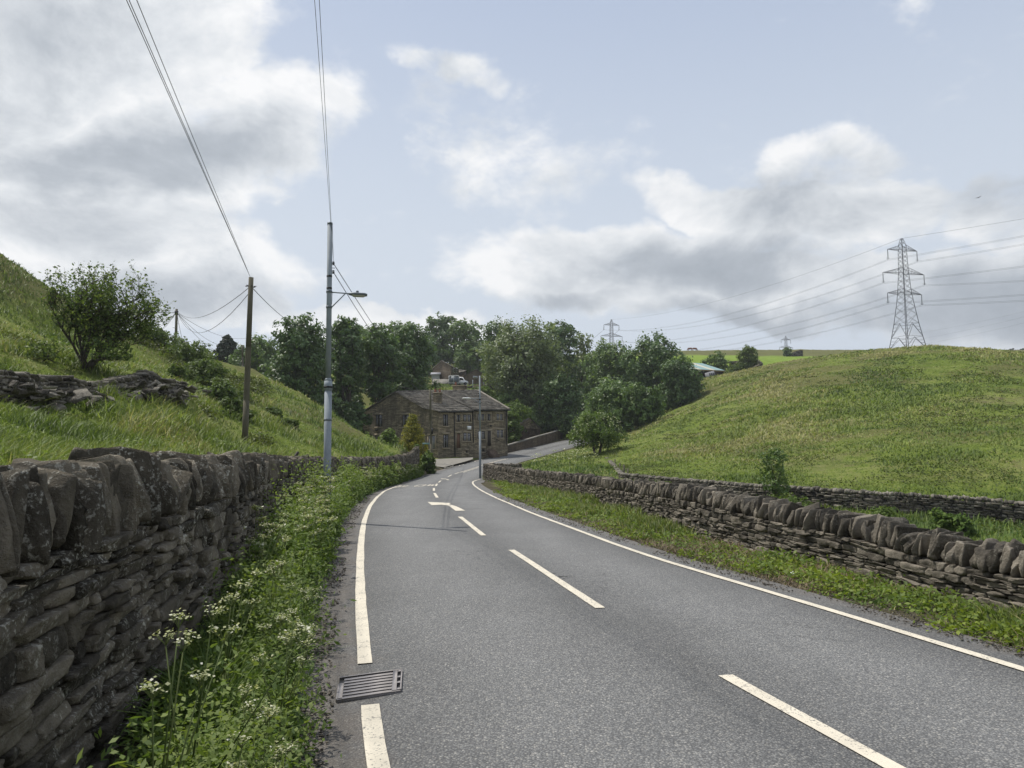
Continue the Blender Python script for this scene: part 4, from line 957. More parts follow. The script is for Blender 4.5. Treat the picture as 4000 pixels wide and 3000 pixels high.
ttree('nettle bank in the middle of the field wall foot', 3450, 1975, 2040, 90, 26, 'weed', name='nettle_clump', cat='nettles', n=3500, ls=.09, crown0=-.3, nl=14, limbs=False, lob=.35)
ttree('dense clump of weeds at the foot of the sapling', 3080, 1925, 1985, 100, 32, 'weed', name='nettle_clump', cat='nettles', n=3500, ls=.1, crown0=-.3, nl=14, limbs=False, lob=.35)
ttree('dark weed clump in the grass left of the leaning fence posts', 2340, 1815, 1850, 42, 50, 'weed', name='weed_clump', cat='weeds', n=1500, ls=.12, crown0=-.2, nl=8, limbs=False, lob=.5)

# grass of many blades: one mesh per stretch
def blades(name, x, y, z, h, wd, material, bias=(.12, .03), seg=2, rn=None, kind='stuff', lean=.35):
    n = len(x); a = rng.uniform(0, 6.28, n); b = rng.uniform(0, 6.28, n); ln = np.abs(rng.normal(0, lean, n))*h
    lx, ly = np.cos(b)*ln+bias[0]*h, np.sin(b)*ln+bias[1]*h; wx, wy = np.cos(a)*wd/2, np.sin(a)*wd/2
    B = np.stack([x, y, z-.03], 1); Wd = np.stack([wx, wy, wx*0], 1)
    mid = B+np.stack([lx*.35, ly*.35, h*.58], 1); tip = B+np.stack([lx, ly, h*.98], 1)
    v = np.stack([B-Wd, B+Wd, mid+Wd*.75, mid-Wd*.75, tip], 1).reshape(-1, 3); i = np.arange(n)*5
    f4 = np.stack([i, i+1, i+2, i+3], 1); f3 = np.stack([i+3, i+2, i+4], 1)
    o = mk(name, v, [f4, f3], material, rnd=np.repeat(rng.random(n) if rn is None else rn, 5)); struct(o, kind); return o
def polar(n, a0, a1, r0, r1, pw=1.):
    a = rng.uniform(a0, a1, n); r_ = np.exp(rng.uniform(0, 1, n)**pw*math.log(r1/r0))*r0; return r_*np.sin(np.radians(a)), r_*np.cos(np.radians(a))
def roadmask(x, y, m=.1):
    d, z, hw = road_near(x, y); return d > hw+EXT+m
def patch(x, y, s_=.25, o=0): return np.clip(.5+fbm(x*s_+o, y*s_+o, 3)*1.5, 0, 1)
# left bank
x, y = polar(230000, -40, -3, 3.2, 64); k_ = (x < wlx(y)-.45) & roadmask(x, y, .3); x, y = x[k_], y[k_]; r_ = np.hypot(x, y)
pt = patch(x, y, .5, 3); h = (.07+.30*pt**1.5)*rng.uniform(.4, 1.5, len(x)); wd = .007+.0009*r_
blades('bank_grass', x, y, terrain(x, y), h, wd, M['grass'], rn=np.clip(rng.random(len(x))*.7+.1+.7*(patch(x, y, .35, 20)-.5), 0, 1), lean=.7); bpy.data.objects['bank_grass']['label'] = 'long rough grass covering the bank behind the left wall'
# right hill, tufts
x, y = polar(330000, -6, 42, 26, 150, .8); x2, y2 = x, y
dz_ = np.array([0]); k_ = roadmask(x, y, .4) & ((x > wrx(y)+.8) | (y > 50)) & ~((y < 60) & (x < wrx(np.minimum(y, 49))+.5)) & ~((y > 60) & (y < 118) & (x < np.interp(y, SC[50:, 1], SC[50:, 0])))
x, y = x[k_], y[k_]; r_ = np.hypot(x, y); pt = patch(x, y, .16, 8); p2 = patch(x, y, .05, 30); p3 = patch(x*.6, y*1.3, .28, 11)
h = (.05+.20*pt)*rng.uniform(.4, 1.5, len(x))*(.7+.3*(r_/60)); wd = .0016*r_
kf = rng.random(len(x)) < .45+.55*sstep(.3, .6, patch(x, y, .7, 50))
x, y, h, wd, pt, p2, p3 = [q_[kf] for q_ in (x, y, h, wd, pt, p2, p3)]
blades('hill_grass', x, y, terrain(x, y), h, wd, M['grass'], rn=np.clip(rng.random(len(x))*.45+.55*(p3-.5)+.6*(p2-.5)+.25+.2*sstep(55, 95, np.hypot(x, y))*sstep(10, 40, x), 0, 1), lean=.8); bpy.data.objects['hill_grass']['label'] = 'tussocky green and straw coloured grass covering the right hill'
# field strip between right wall and the field wall
x, y = polar(60000, -5, 44, 5, 66); k_ = roadmask(x, y, .4) & (((x > wrx(y)+.45) & (y < 49)) | ((y >= 49) & (x > np.interp(y, SR[:, 1], SR[:, 0])+.5)))
w2y = np.interp(x, w2[:, 0], w2[:, 1]); k_ &= (y < w2y) | (x < w2[0, 0]); x, y = x[k_], y[k_]; r_ = np.hypot(x, y)
blades('field_grass', x, y, terrain(x, y), rng.uniform(.12, .4, len(x)), .009+.0013*r_, M['lush']); bpy.data.objects['field_grass']['label'] = 'lush grass in the strip behind the right roadside wall'
# verges
def vergepts(n, side, y0, y1, a, b):
    y = y0*np.exp(rng.random(n)*math.log(y1/y0)); t = rng.uniform(a, b, n)
    if side < 0:
        e0 = np.interp(y, SL[:, 1], SL[:, 0])-EXT; e1 = wlx(y)
        e1 = e1+(e0-e1)*.42*sstep(4.6, 2.6, y)
    else: e0 = np.interp(y, SR[:70, 1], SR[:70, 0])+EXT; e1 = wrx(y)
    return e0+(e1-e0)*t, y, t
x, y, t = vergepts(60000, -1, 1.6, 56, -.04, .97); r_ = np.hypot(x, y)
kd = rng.random(len(x)) < sstep(-.05, .35, t+.25*fbm(x*1.2, y*1.2)); x, y, t, r_ = x[kd], y[kd], t[kd], r_[kd]
blades('verge_grass', x, y, terrain(x, y), (.09+.19*np.minimum(1, t*1.8)*(1-.7*sstep(.6, .95, t)*sstep(6, 3, y)))*rng.uniform(.4, 1.4, len(x))*(.6+.7*patch(x, y, .8)), .007+.0011*r_, M['lush'], bias=(.1, -.03), lean=.75); bpy.data.objects['verge_grass']['label'] = 'tall lush grass of the left verge under the wall'
x, y, t = vergepts(52000, 1, 3.5, 50, .02, .98); r_ = np.hypot(x, y); pp = patch(x, y, .8, 5)
kd = rng.random(len(x)) < (.22+.75*pp**1.4)*sstep(.0, .5, t+.12)*(.35+.65*sstep(6, 16, r_)+.4*(t > .6)); x, y, t, r_, pp = [q_[kd] for q_ in (x, y, t, r_, pp)]
blades('right_verge_grass', x, y, terrain(x, y), (.05+.17*pp*np.minimum(1, t*1.5)*(.6+.6*sstep(8, 20, r_)))*rng.uniform(.5, 1.5, len(x)), .006+.0011*r_, M['grass'], bias=(-.1, -.05), lean=.5, rn=np.clip(rng.random(len(x))*1.0, 0, 1)); bpy.data.objects['right_verge_grass']['label'] = 'patchy dry and green grass along the foot of the right wall'
x, y = polar(9000, -42, -19, 26, 60); k_ = fbm(x*.16+3, y*.16, 3) > .12; x, y = x[k_], y[k_]; r_ = np.hypot(x, y)
_br = (x, y, r_)
# yellow green weeds on the right verge: clumps of small leaves
def weeds(name, label, x, y, hgt, nl_, ls, material, spread=.12, asp=1.7):
    n = len(x); z = terrain(x, y); k_ = nl_; X = np.repeat(x, k_)+rng.normal(0, spread, n*k_); Y = np.repeat(y, k_)+rng.normal(0, spread, n*k_); u_ = rng.random(n*k_)
    Zz = np.repeat(z, k_)+u_*np.repeat(hgt, k_); p = np.stack([X, Y, Zz], 1); s_ = np.repeat(ls, k_)
    v, f = leafquads(p, unit(rng.normal(0, .5, (n*k_, 3))+[0, 0, .8]), s_, asp); o = mk(name, v, [f], material, rnd=np.repeat(np.clip(u_*.6+rng.random(n*k_)*.4, 0, 1), 4)); struct(o, 'stuff'); o['label'] = label
x, y, t = vergepts(1150, 1, 3.6, 50, .0, .62); kd = rng.random(len(x)) < sstep(.5, .7, patch(x, y, .7, 15)+.1*(t < .3))*.8; x, y = x[kd], y[kd]; r_ = np.hypot(x, y)
weeds('yellow_weeds', 'yellow green creeping weeds along the right road edge', x, y, rng.uniform(.03, .13, len(x)), 26, .022+.0018*r_, M['yweed'])
x, y, t = vergepts(1100, 1, 3.6, 50, .2, .98); kd = rng.random(len(x)) < .15+.5*sstep(.45, .7, patch(x, y, .9, 33)); x, y = x[kd], y[kd]; r_ = np.hypot(x, y)
weeds('green_weeds', 'mixed green weeds at the foot of the right wall', x, y, rng.uniform(.04, .17, len(x)), 22, .025+.0018*r_, M['weed'])
M['straw'] = leafmat('dead_grass', [(0, (.09, .06, .04)), (.6, (.17, .125, .08)), (1, (.28, .23, .14))], .15, upn=.5)
x, y, t = vergepts(26000, 1, 3.5, 40, -.02, .95); kd = rng.random(len(x)) < sstep(.4, .7, patch(x, y, .6, 77)); x, y = x[kd], y[kd]; r_ = np.hypot(x, y)
blades('dead_grass', x, y, terrain(x, y), rng.uniform(.03, .13, len(x)), .004+.0009*r_, M['straw'], lean=1.8); bpy.data.objects['dead_grass']['label'] = 'brown dead grass and litter in patches on the right verge'
x, y, t = vergepts(1500, -1, 1.7, 56, .05, .97); r_ = np.hypot(x, y)
weeds('ferns', 'narrow ferny leaves mixed into the left verge', x, y, rng.uniform(.15, .75, len(x))*(.4+.9*patch(x, y, .9, 19))*(.3+.7*sstep(3, 6.5, r_)), 30, .02+.0018*r_, M['lush'], .12, 3.6)
x, y, t = vergepts(4200, -1, 1.7, 56, .10, .97); r_ = np.hypot(x, y)
weeds('nettles', 'nettles and broad leaves growing under the left wall', x, y, rng.uniform(.1, .72, len(x))*(1+.35*sstep(4, 7, y))*(.35+1.15*patch(x, y, .8, 9))*(1-.6*sstep(.6, .9, t)*sstep(6, 3.5, y)), 34, .015+.0017*r_, M['weed'], .10)
weeds('bracken', 'dark bracken patches on the steep hillside at the upper left', _br[0], _br[1], rng.uniform(.1, .5, len(_br[0])), 16, .05+.0016*_br[2], M['heath'], .2)
x, y = polar(5000, -40, -3, 4, 55); k_ = (x < wlx(y)-.6) & (fbm(x*.5+7, y*.5, 2) > .05); x, y = x[k_], y[k_]
weeds('bank_weeds', 'broad leaved weeds among the grass on the left bank', x, y, rng.uniform(.05, .4, len(x)), 12, .03+.0014*np.hypot(x, y), M['weed'], .12)
x, y = polar(9000, -4, 42, 30, 130); k_ = roadmask(x, y, .6) & (fbm(x*.22+60, y*.22, 3) > .1) & ((y > 52) | (x > wrx(y)+2)); x, y = x[k_], y[k_]
weeds('hill_weeds', 'darker weed and rush patches on the right hill', x, y, rng.uniform(.05, .3, len(x)), 12, .03+.0013*np.hypot(x, y), M['heath'], .25)
# gravel and dead litter on the road edges
for nm, lab, sd_, a, b in (('gravel', 'loose grit and chippings along the right road edge', 1, -.22, .3), ('grit', 'loose grit on the dirty strip outside the left line', -1, -.4, .25)):
    x, y, t = vergepts(6000, sd_, 2.0, 26, a, b); kd = rng.random(len(x)) < sstep(.25, .7, patch(x, y, 1.5, 4)+.15); x, y = x[kd], y[kd]; d_, z_, h_ = road_near(x, y)
    z = np.maximum(terrain(x, y), np.where(d_ < h_+EXT, z_+.0, -9)); s_ = rng.uniform(.002, .0075, len(x))*(1+.03*y); V, Fq = TM[1]
    v = (V[None]*s_[:, None, None]*rng.uniform(.6, 1.3, (len(x), 8, 3))*[1, 1, .6]+np.stack([x, y, z], 1)[:, None]).reshape(-1, 3)
    struct(mk(nm, v, [(Fq[None]+(np.arange(len(x))*8)[:, None, None]).reshape(-1, 4)], M['stone_r'], rnd=np.repeat(rng.random(len(x)), 8)), 'stuff')['label'] = lab
# cow parsley: the near plants one by one, the rest as a mass
def parsley(b, H, mbS, U, Lf, nu=None, ps=1.):
    nu = nu or random.randint(3, 6); top0 = None
    for i in range(nu):
        a = random.uniform(0, 6.28); sp = random.uniform(.05, .34)*H*(i > 0); hh = H*random.uniform(.72, 1.)
        e = b+np.array([math.cos(a)*sp+.05*H, math.sin(a)*sp, hh]); m_ = b+np.array([math.cos(a)*sp*.25, math.sin(a)*sp*.25, hh*.5]); mbS.path([b, m_, e], [.0045*ps, .0035*ps, .002*ps], 4)
        U.append([])
        R0 = random.uniform(.032, .058)*ps
        for j in range(random.randint(9, 13)):
            t_ = random.uniform(0, 6.28); q_ = e+np.array([math.cos(t_), math.sin(t_), .25])*R0*random.uniform(.3, 1)+[0, 0, .035]; mbS.tube(e, q_, .0015*ps, .001*ps, 3, cap=False)
            for _ in range(5): U[-1].append(q_+rng.normal(0, .0085*ps, 3))
    for i in range(int(34*ps)):
        a = random.uniform(0, 6.28); hh = random.uniform(.05, .6)*H; c = b+np.array([math.cos(a), math.sin(a), 0])*random.uniform(.05, .25)+[0, 0, hh]
        for _ in range(9): Lf.append(c+rng.normal(0, .035, 3))
def vz(x, y): return tz(x, y)
near_px = [(1010, 2800, 2.85, .62), (1130, 2640, 3.6, .6), (760, 2760, 2.5, .95), (640, 2900, 2.3, .95), (1150, 2450, 4.1, .62), (900, 2900, 2.6, .5), (880, 2500, 3.8, .85), (1060, 2300, 5.3, .7),
           (1010, 2200, 6.0, .9), (1140, 2150, 6.6, .85), (1080, 2420, 4.6, .55), (1180, 2290, 5.6, .5), (1010, 2950, 2.5, .4), (1180, 2800, 3.1, .3), (1220, 2050, 8.5, .9), (1080, 2060, 7.6, 1.0), (1250, 1990, 10, .9), (1160, 2000, 9.4, 1.0)]
plabs = ['low spreading cow parsley nearest the drain grate', 'cow parsley head leaning toward the white line above the grate', 'tall cow parsley at the bottom left against the wall', 'leftmost cow parsley with budding stems at the picture bottom',
 'cow parsley with full white heads left of the white line', 'short cow parsley in the bottom corner grass', 'single tall cow parsley with two flat white heads against dark wall', 'cow parsley in the middle of the left verge',
 'cow parsley leaning out from the wall at mid verge', 'cow parsley with pale seed heads above bright grass', 'small cow parsley tucked behind the full white heads', 'short cow parsley on the verge edge by the line',
 'tiny cow parsley at the very bottom of the verge', 'flattened cow parsley just left of the grate', 'creamy cow parsley where the verge starts to curve', 'tall cow parsley touching the wall coping', 'cow parsley before the tall lamp post', 'tall cow parsley in the wall shade before the lamp post']
for (u, v_, D, H), lab in zip(near_px, plabs):
    p = P(u, v_, D); x = min(max(p[0], float(wlx(D))+.12), float(np.interp(D, SL[:, 1], SL[:, 0]))-EXT+.02); b = np.array([x, D, vz(x, D)])
    root = thing('cow_parsley', lab, 'wildflower', b, 'cow parsley plants on the left verge'); S = MB(); U = []; Lf = []; parsley(b, H, S, U, Lf, random.randint(3, 5))
    S.build('stem', M['stem'], root); 
    for hd_pts in U:
        q_ = np.array(hd_pts); v, f = leafquads(q_, unit(rng.normal(0, .35, q_.shape)+[0, 0, 1]), .011, 1.1); mk('flower_head', shift(v, root), [f], M['umbel'], root, rnd=np.repeat(rng.random(len(q_)), 4))
   
    Lf = np.array(Lf); v, f = leafquads(Lf, unit(rng.normal(0, .5, Lf.shape)+[0, 0, .8]), .03, 2.6); mk('leaves', shift(v, root), [f], M['weed'], root, rnd=np.repeat(rng.random(len(Lf)), 4))
S = MB(); U = []; Lf = []
for i in range(150):
    t = random.uniform(.1, .9); y = 7*math.exp(random.random()*math.log(54/7)); e0 = float(np.interp(y, SL[:, 1], SL[:, 0]))-EXT; x = e0+(wlx(y)-e0)*t
    if random.random() > .25+.75*patch(np.array([x]), np.array([y]), .25, 2)[0]: continue
    parsley(np.array([x, y, vz(x, y)]), random.uniform(.5, 1.0), S, U, Lf, 3, 1+y*.035)
o = S.build('cow_parsley_stems', M['stem']); struct(o, 'stuff'); o['label'] = 'thin stems of the cow parsley mass on the left verge'
U = np.array([q_ for h_ in U for q_ in h_]); v, f = leafquads(U, unit(rng.normal(0, .35, U.shape)+[0, 0, 1]), .02+.0011*U[:, 1], 1.1); o = mk('cow_parsley_flowers', v, [f], M['umbel'], rnd=np.repeat(rng.random(len(U)), 4)); struct(o, 'stuff'); o['label'] = 'creamy froth of cow parsley flowers along the left verge'
Lf = np.array(Lf); v, f = leafquads(Lf, unit(rng.normal(0, .5, Lf.shape)+[0, 0, .8]), .045+.001*Lf[:, 1], 2.2); o = mk('cow_parsley_leaves', v, [f], M['weed'], rnd=np.repeat(rng.random(len(Lf)), 4)); struct(o, 'stuff'); o['label'] = 'ferny leaves of the cow parsley mass'
# scattered white heads in the grass by the elder
U = []
for i in range(60):
    p = P(random.uniform(2080, 2330), random.uniform(1765, 1800), random.uniform(56, 74)); z = tz(p[0], p[1])+random.uniform(.4, .9)
    if roadmask(np.array([p[0]]), np.array([p[1]]), .8)[0]:
        for _ in range(12): U.append((p[0]+random.gauss(0, .12), p[1]+random.gauss(0, .12), z+random.gauss(0, .04)))
U = np.array(U); v, f = leafquads(U, unit(rng.normal(0, .35, U.shape)+[0, 0, 1]), .09, 1.1); o = mk('meadow_flowers', v, [f], M['umbel'], rnd=np.repeat(rng.random(len(U)), 4)); struct(o, 'stuff'); o['label'] = 'white flower heads in the grass before the elder bush'

# ------------------------------------------------------------------ lamp posts and poles
def sag(p, q_, s_, n=16):
    p, q_ = np.array(p, float), np.array(q_, float); t = np.linspace(0, 1, n+1)[:, None]; v = p*(1-t)+q_*t; v[:, 2] -= (4*s_*t*(1-t))[:, 0]; return v
def cable(name, label, runs, r_, m='wire', group=None, n=16, cat='cable'):
    mb = MB()
    for p, q_, s_ in runs: mb.path(sag(p, q_, s_, n), [r_]*(n+1), 4)
    v = np.vstack(mb.v); c = np.array(runs[0][0], float); o = mk(name, v-c, mb.f, M[m]); o.location = tuple(c); tag(o, label, cat, group); return o
base1 = np.array([-4.05, 15.74, tz(-4.05, 15.74)-.1]); top1 = P(1289, 877, 15.74)
def along(b, t, z): k_ = (z-b[2])/(t[2]-b[2]); return b+(t-b)*k_
def zat(v_, D, u=1288): return P(u, v_, D)[2]
L1 = thing('street_lamp', 'tall grey steel street lamp with side bracket lantern by the left wall', 'street lamp', base1)
A1 = lambda v_: along(base1, top1, zat(v_, 15.74))
k1 = A1(1512)
mb = MB(); mb.path([base1, A1(1525)], [.082, .080], 20); mb.path([A1(1525), A1(1488)], [.094, .088], 20); mb.path([A1(1488), A1(1478), A1(877)], [.088, .060, .056], 20); mb.build('pole', M['galv'], L1, smooth=False)
mb = MB(); mb.tube(A1(878), A1(870), .062, .060, 16); mb.build('cap', M['dgalv'], L1)
for v_ in (1512, 1079, 1126): mb = MB(); mb.tube(A1(v_+4), A1(v_-3), .100 if v_ == 1512 else .062, None, 16); mb.build('strap', M['black'], L1)
for v_, k_ in ((1640, .088), (1140, .068), (1200, .068)): mb = MB(); mb.tube(A1(v_+4), A1(v_-4), k_, None, 14); mb.build('clamp', M['dgalv'], L1)
ad = unit(np.array([.90, .22, 0])); hd_ = A1(1141)+np.array([0, 0, .0])
armE = hd_+ad*.44; mb = MB(); mb.tube(hd_+ad*.05, armE+[0, 0, -.012], .015, None, 10); mb.tube(A1(1201)+ad*.05, hd_+ad*.35+[0, 0, -.02], .014, None, 10); mb.build('bracket', M['galv'], L1)
def lantern(root, c, d, L, wd, hgt, lens='lens', body='dgalv', pc=True):
    """c: neck end, d: direction of the arm"""
    n = np.array([-d[1], d[0], 0]); up = np.array([0, 0, 1.])
    def prof(x0, secs, close=True):
        V = []; m = 12
        for x, w_, z0, z1 in secs:
            for i in range(m):
                a = i*2*math.pi/m; V.append(c+d*x+n*math.cos(a)*w_+up*(math.sin(a)*(z1 if math.sin(a) > 0 else -z0)))
        f = [(j*m+i, j*m+(i+1) % m, (j+1)*m+(i+1) % m, (j+1)*m+i) for j in range(len(secs)-1) for i in range(m)]
        f += [tuple(range(m))[::-1], tuple(range((len(secs)-1)*m, len(secs)*m))]; return V, f
    w2_ = wd/2
    v, f = prof(0, [(-.02, .03, -.02, .02), (.05, w2_*.8, -.035, .035), (.12, w2_, -.04, hgt*.5), (L*.85, w2_, -.04, hgt*.45), (L, w2_*.75, -.03, .02)])
    b = MB(); b.add(v, f); hous = b.build('lantern', M[body], root)
    v, f = prof(0, [(.06, w2_*.7, -.035, .0), (.09, w2_*.85, -hgt*.75, -.0), (L*.8, w2_*.85, -hgt*.75, -.0), (L*.92, w2_*.7, -.035, .0)])
    b = MB(); b.add(v, f); b.build('bowl', M[lens], hous)
    if pc: b = MB(); b.tube(c+d*L*.45+up*.04, c+d*L*.45+up*.085, .035, .028, 10); b.build('photocell', M['dgalv'], hous)
lantern(L1, armE+np.array([0, 0, -.02]), ad, .40, .2, .085)
ins = []
for v_ in (1028, 1062):
    c = A1(v_)+ad*.085; b = MB(); b.tube(A1(v_)+ad*.04, c+ad*.03, .012, None, 6)
    for k_ in range(3): b.tube(c+[0, 0, -.035+.03*k_], c+[0, 0, -.02+.03*k_], .03, .022, 10)
    b.build('insulator', M['black'], L1); ins.append(c)
b = MB(); b.tube(A1(1046)+ad*.05, A1(1046)+ad*.12, .007, None, 6); b.build('peg', M['black'], L1)
far1 = P(1225, 0, 8.0); dd = far1-top1; q1 = top1+dd*2.6; q1[2] = min(q1[2], 8.2)
rr = ad*.03
cable('overhead_cable', 'left one of two cables rising from the tall lamp post top', [(A1(900)+ad*.03, q1+[0, 0, 0], -.0)], .0042)
cable('overhead_cable', 'right one of two cables rising from the tall lamp post top', [(ins[0], q1+[.12, 0, .1], .0)], .0042)
cable('overhead_cable', 'upper cable sloping down right behind the lantern', [(ins[0], P(1672, 1520, 70), .6)], .0085)
cable('overhead_cable', 'lower cable sloping down right behind the lantern', [(ins[1], P(1680, 1530, 70), .9)], .0085)
cable('lamp_cable', 'thin black cable hanging between bracket and tall lamp post', [(hd_+ad*.07, A1(1188)+ad*.06, .0), (A1(880)+ad*.055, ins[0], 0)], .004)
# second lamp
b2 = P(1876, 1850, 51.5); b2[2] = tz(b2[0], b2[1])-.1; t2 = P(1874, 1468, 51.5)
L2 = thing('street_lamp', 'grey street lamp reaching left over the road at the right wall end', 'street lamp', b2)
A2 = lambda v_: along(b2, t2, zat(v_, 51.5, 1875))
mb = MB(); mb.path([b2, A2(1687), A2(1683), A2(1468)], [.082, .08, .06, .054], 14); mb.build('pole', M['galv'], L2)
for va_, vb_ in ((1563, 1558), (1578, 1576)): mb = MB(); mb.tube(A2(va_), A2(vb_), .075, None, 12); mb.build('strap', M['black'], L2)
d2 = unit(np.array([-1., -.1, 0])); h2 = A2(1556); mb = MB(); mb.tube(h2+d2*.05, h2+d2*.68, .02, None, 8); mb.tube(A2(1576)+d2*.05, h2+d2*.42+[0, 0, -.02], .018, None, 8); mb.build('bracket', M['galv'], L2)
lantern(L2, h2+d2*.66, d2, .62, .26, .1, body='white')
for v_ in (1537, 1546):
    b = MB(); c = A2(v_)+d2*.1
    for k_ in range(3): b.tube(c+[0, 0, -.04+.03*k_], c+[0, 0, -.02+.03*k_], .045, .03, 8)
    b.build('insulator', M['black'], L2)
# swan neck lamp by the cottages
b3 = P(1869, 1789, 87); b3[2] = tz(b3[0], b3[1])-.05; L3 = thing('street_lamp', 'slim swan neck street lamp standing close to the cottages', 'street lamp', b3)
tp = P(1867, 1645, 87); mb = MB(); mb.path([b3, [b3[0], b3[1], b3[2]+1.4], [b3[0], b3[1], b3[2]+1.45], [tp[0], tp[1], tp[2]]]+[tp+np.array([.42*(1-math.cos(a)), 0, .5*math.sin(a)]) for a in (.4, .8, 1.2, 1.57)], [.075, .075, .05, .042, .04, .038, .036, .034], 10)
mb.build('pole', M['galv'], L3); lantern(L3, tp+np.array([.42, 0, .5]), np.array([1., 0, 0]), .45, .2, .08, body='white')

def wpole(label, base, top, r0, r1, steps=False, cross=None):
    o = thing('telegraph_pole', label, 'telegraph pole', base); mb = MB(); base, top = np.array(base), np.array(top)
    pts = [base+(top-base)*k_ for k_ in (0, .3, .6, 1)]; mb.path(pts, [r0, r0*.93+r1*.07, (r0+r1)/2, r1], 12); mb.build('pole', M['pole'], o); return o
b4 = P(955, 1759, 30); b4[2] = tz(b4[0], b4[1])-.2; t4 = P(981, 1084, 30)
W1 = wpole('tall weathered wooden telegraph pole leaning slightly on the left bank', b4, t4, .128, .10)
mb = MB()
for k_ in range(6):
    a = k_*1.05; c = t4+[0, 0, -.42]; mb.path([c+np.array([math.cos(a), math.sin(a), 0])*.1, c+np.array([math.cos(a), math.sin(a), .0])*.24+[0, 0, .04], c+np.array([math.cos(a+.3), math.sin(a+.3), 0])*.12+[0, 0, .05]], [.012]*3, 5)
mb.build('hook_ring', M['black'], W1)
b5 = P(689, 1353, 74); b5[2] = tz(b5[0], b5[1])-.3; t5 = P(690, 1207, 74)
W2 = wpole('short dark wooden pole with step irons on the left skyline', b5, t5, .15, .12)
mb = MB()
for i in range(5):
    z = t5[2]-1.6-.42*i; s_ = (-1)**i; mb.tube([t5[0]+.1*s_, t5[1], z], [t5[0]+.32*s_, t5[1], z+.02], .016, None, 5)
mb.build('step_iron', M['black'], W2); mb = MB(); mb.tube(t5+[0, 0, -.2], t5+[0, 0, -.62], .19, .17, 12); mb.build('joint_box', M['black'], W2)
W3 = wpole('distant bare pole standing in front of the bungalow', P(801, 1400, 118)-[0, 0, .3], P(801, 1346, 118), .13, .10)
W4 = wpole('thin pole partly hidden beside the tall wooden pole', P(949, 1452, 100)-[0, 0, .3], P(947, 1348, 100), .14, .11)
b6 = P(1687, 1775, 71); b6[2] = tz(b6[0], b6[1])-.2; t6 = P(1680, 1521, 71)
W5 = wpole('wooden telegraph pole right in front of the stone cottages', b6, t6, .14, .10)
mb = MB(); mb.box(P(1689, 1684, 70.8), (.08, .1, .28)); mb.build('junction_box', M['black'], W5)
b7 = P(2149, 1652, 119); t7 = P(2140, 1517, 119); W6 = wpole('thin wooden pole rising from the scrub above the garden wall', b7-[0, 0, .6], t7, .14, .11)
# telephone wires
a4 = t4+[0, 0, -.38]; q4 = P(497, 0, 11.5); ex = lambda p, q_, k_: p+(q_-p)*k_
for lab, u in (('leftmost of the three wires climbing from the tall wooden pole', 492), ('middle one of the three wires climbing from the tall wooden pole', 502), ('rightmost of the three wires climbing from the tall wooden pole', 532)):
    q_ = P(u, 0, 11.5); e = ex(t4+[-.05, 0, .0], q_, 1.85); e[2] = min(e[2], 9.6); cable('telephone_wire', lab, [(t4+[-.03, 0, .0], e, .0)], .0075)
def wr(lab, p, q_, s_, r_=.014): cable('telephone_wire', lab, [(p, q_, s_)], r_)
wr('upper sagging wire between the two left wooden poles', a4, t5+[.1, 0, -.3], 1.0); wr('lower sagging wire between the two left wooden poles', t4+[0, 0, -.6], t5+[.1, 0, -.35], 2.0)
wr('wire falling right from the tall wooden pole to the wood', a4, P(1180, 1275, 75), .4, .016)
wr('double wire running level left from the short dark pole', t5+[-.1, 0, -.35], P(430, 1214, 74.5), .1, .03)
for lab, u, v_, D in (('upper wire dropping left from the short dark pole', 565, 1300, 100), ('lowest wire dropping left from the short dark pole', 545, 1352, 100), ('thick wire dropping left behind the dark conifer', 610, 1300, 118),
                   ('wire from the short dark pole to the leylandii', 970, 1320, 112), ('faint upper wire from the short dark pole to the hedge', 850, 1345, 116), ('faint lower wire from the short dark pole to the bungalow', 835, 1365, 117), ('near vertical stay wire of the short dark pole', 728, 1370, 80)):
    wr(lab, t5+[.05 if u > 690 else -.05, 0, -.4], P(u, v_, D), 1.0 if u > 900 else .5, .02)
wr('wire from the wooden pole to the wood above the cottage gable', t6, P(1500, 1480, 95), .5, .016)

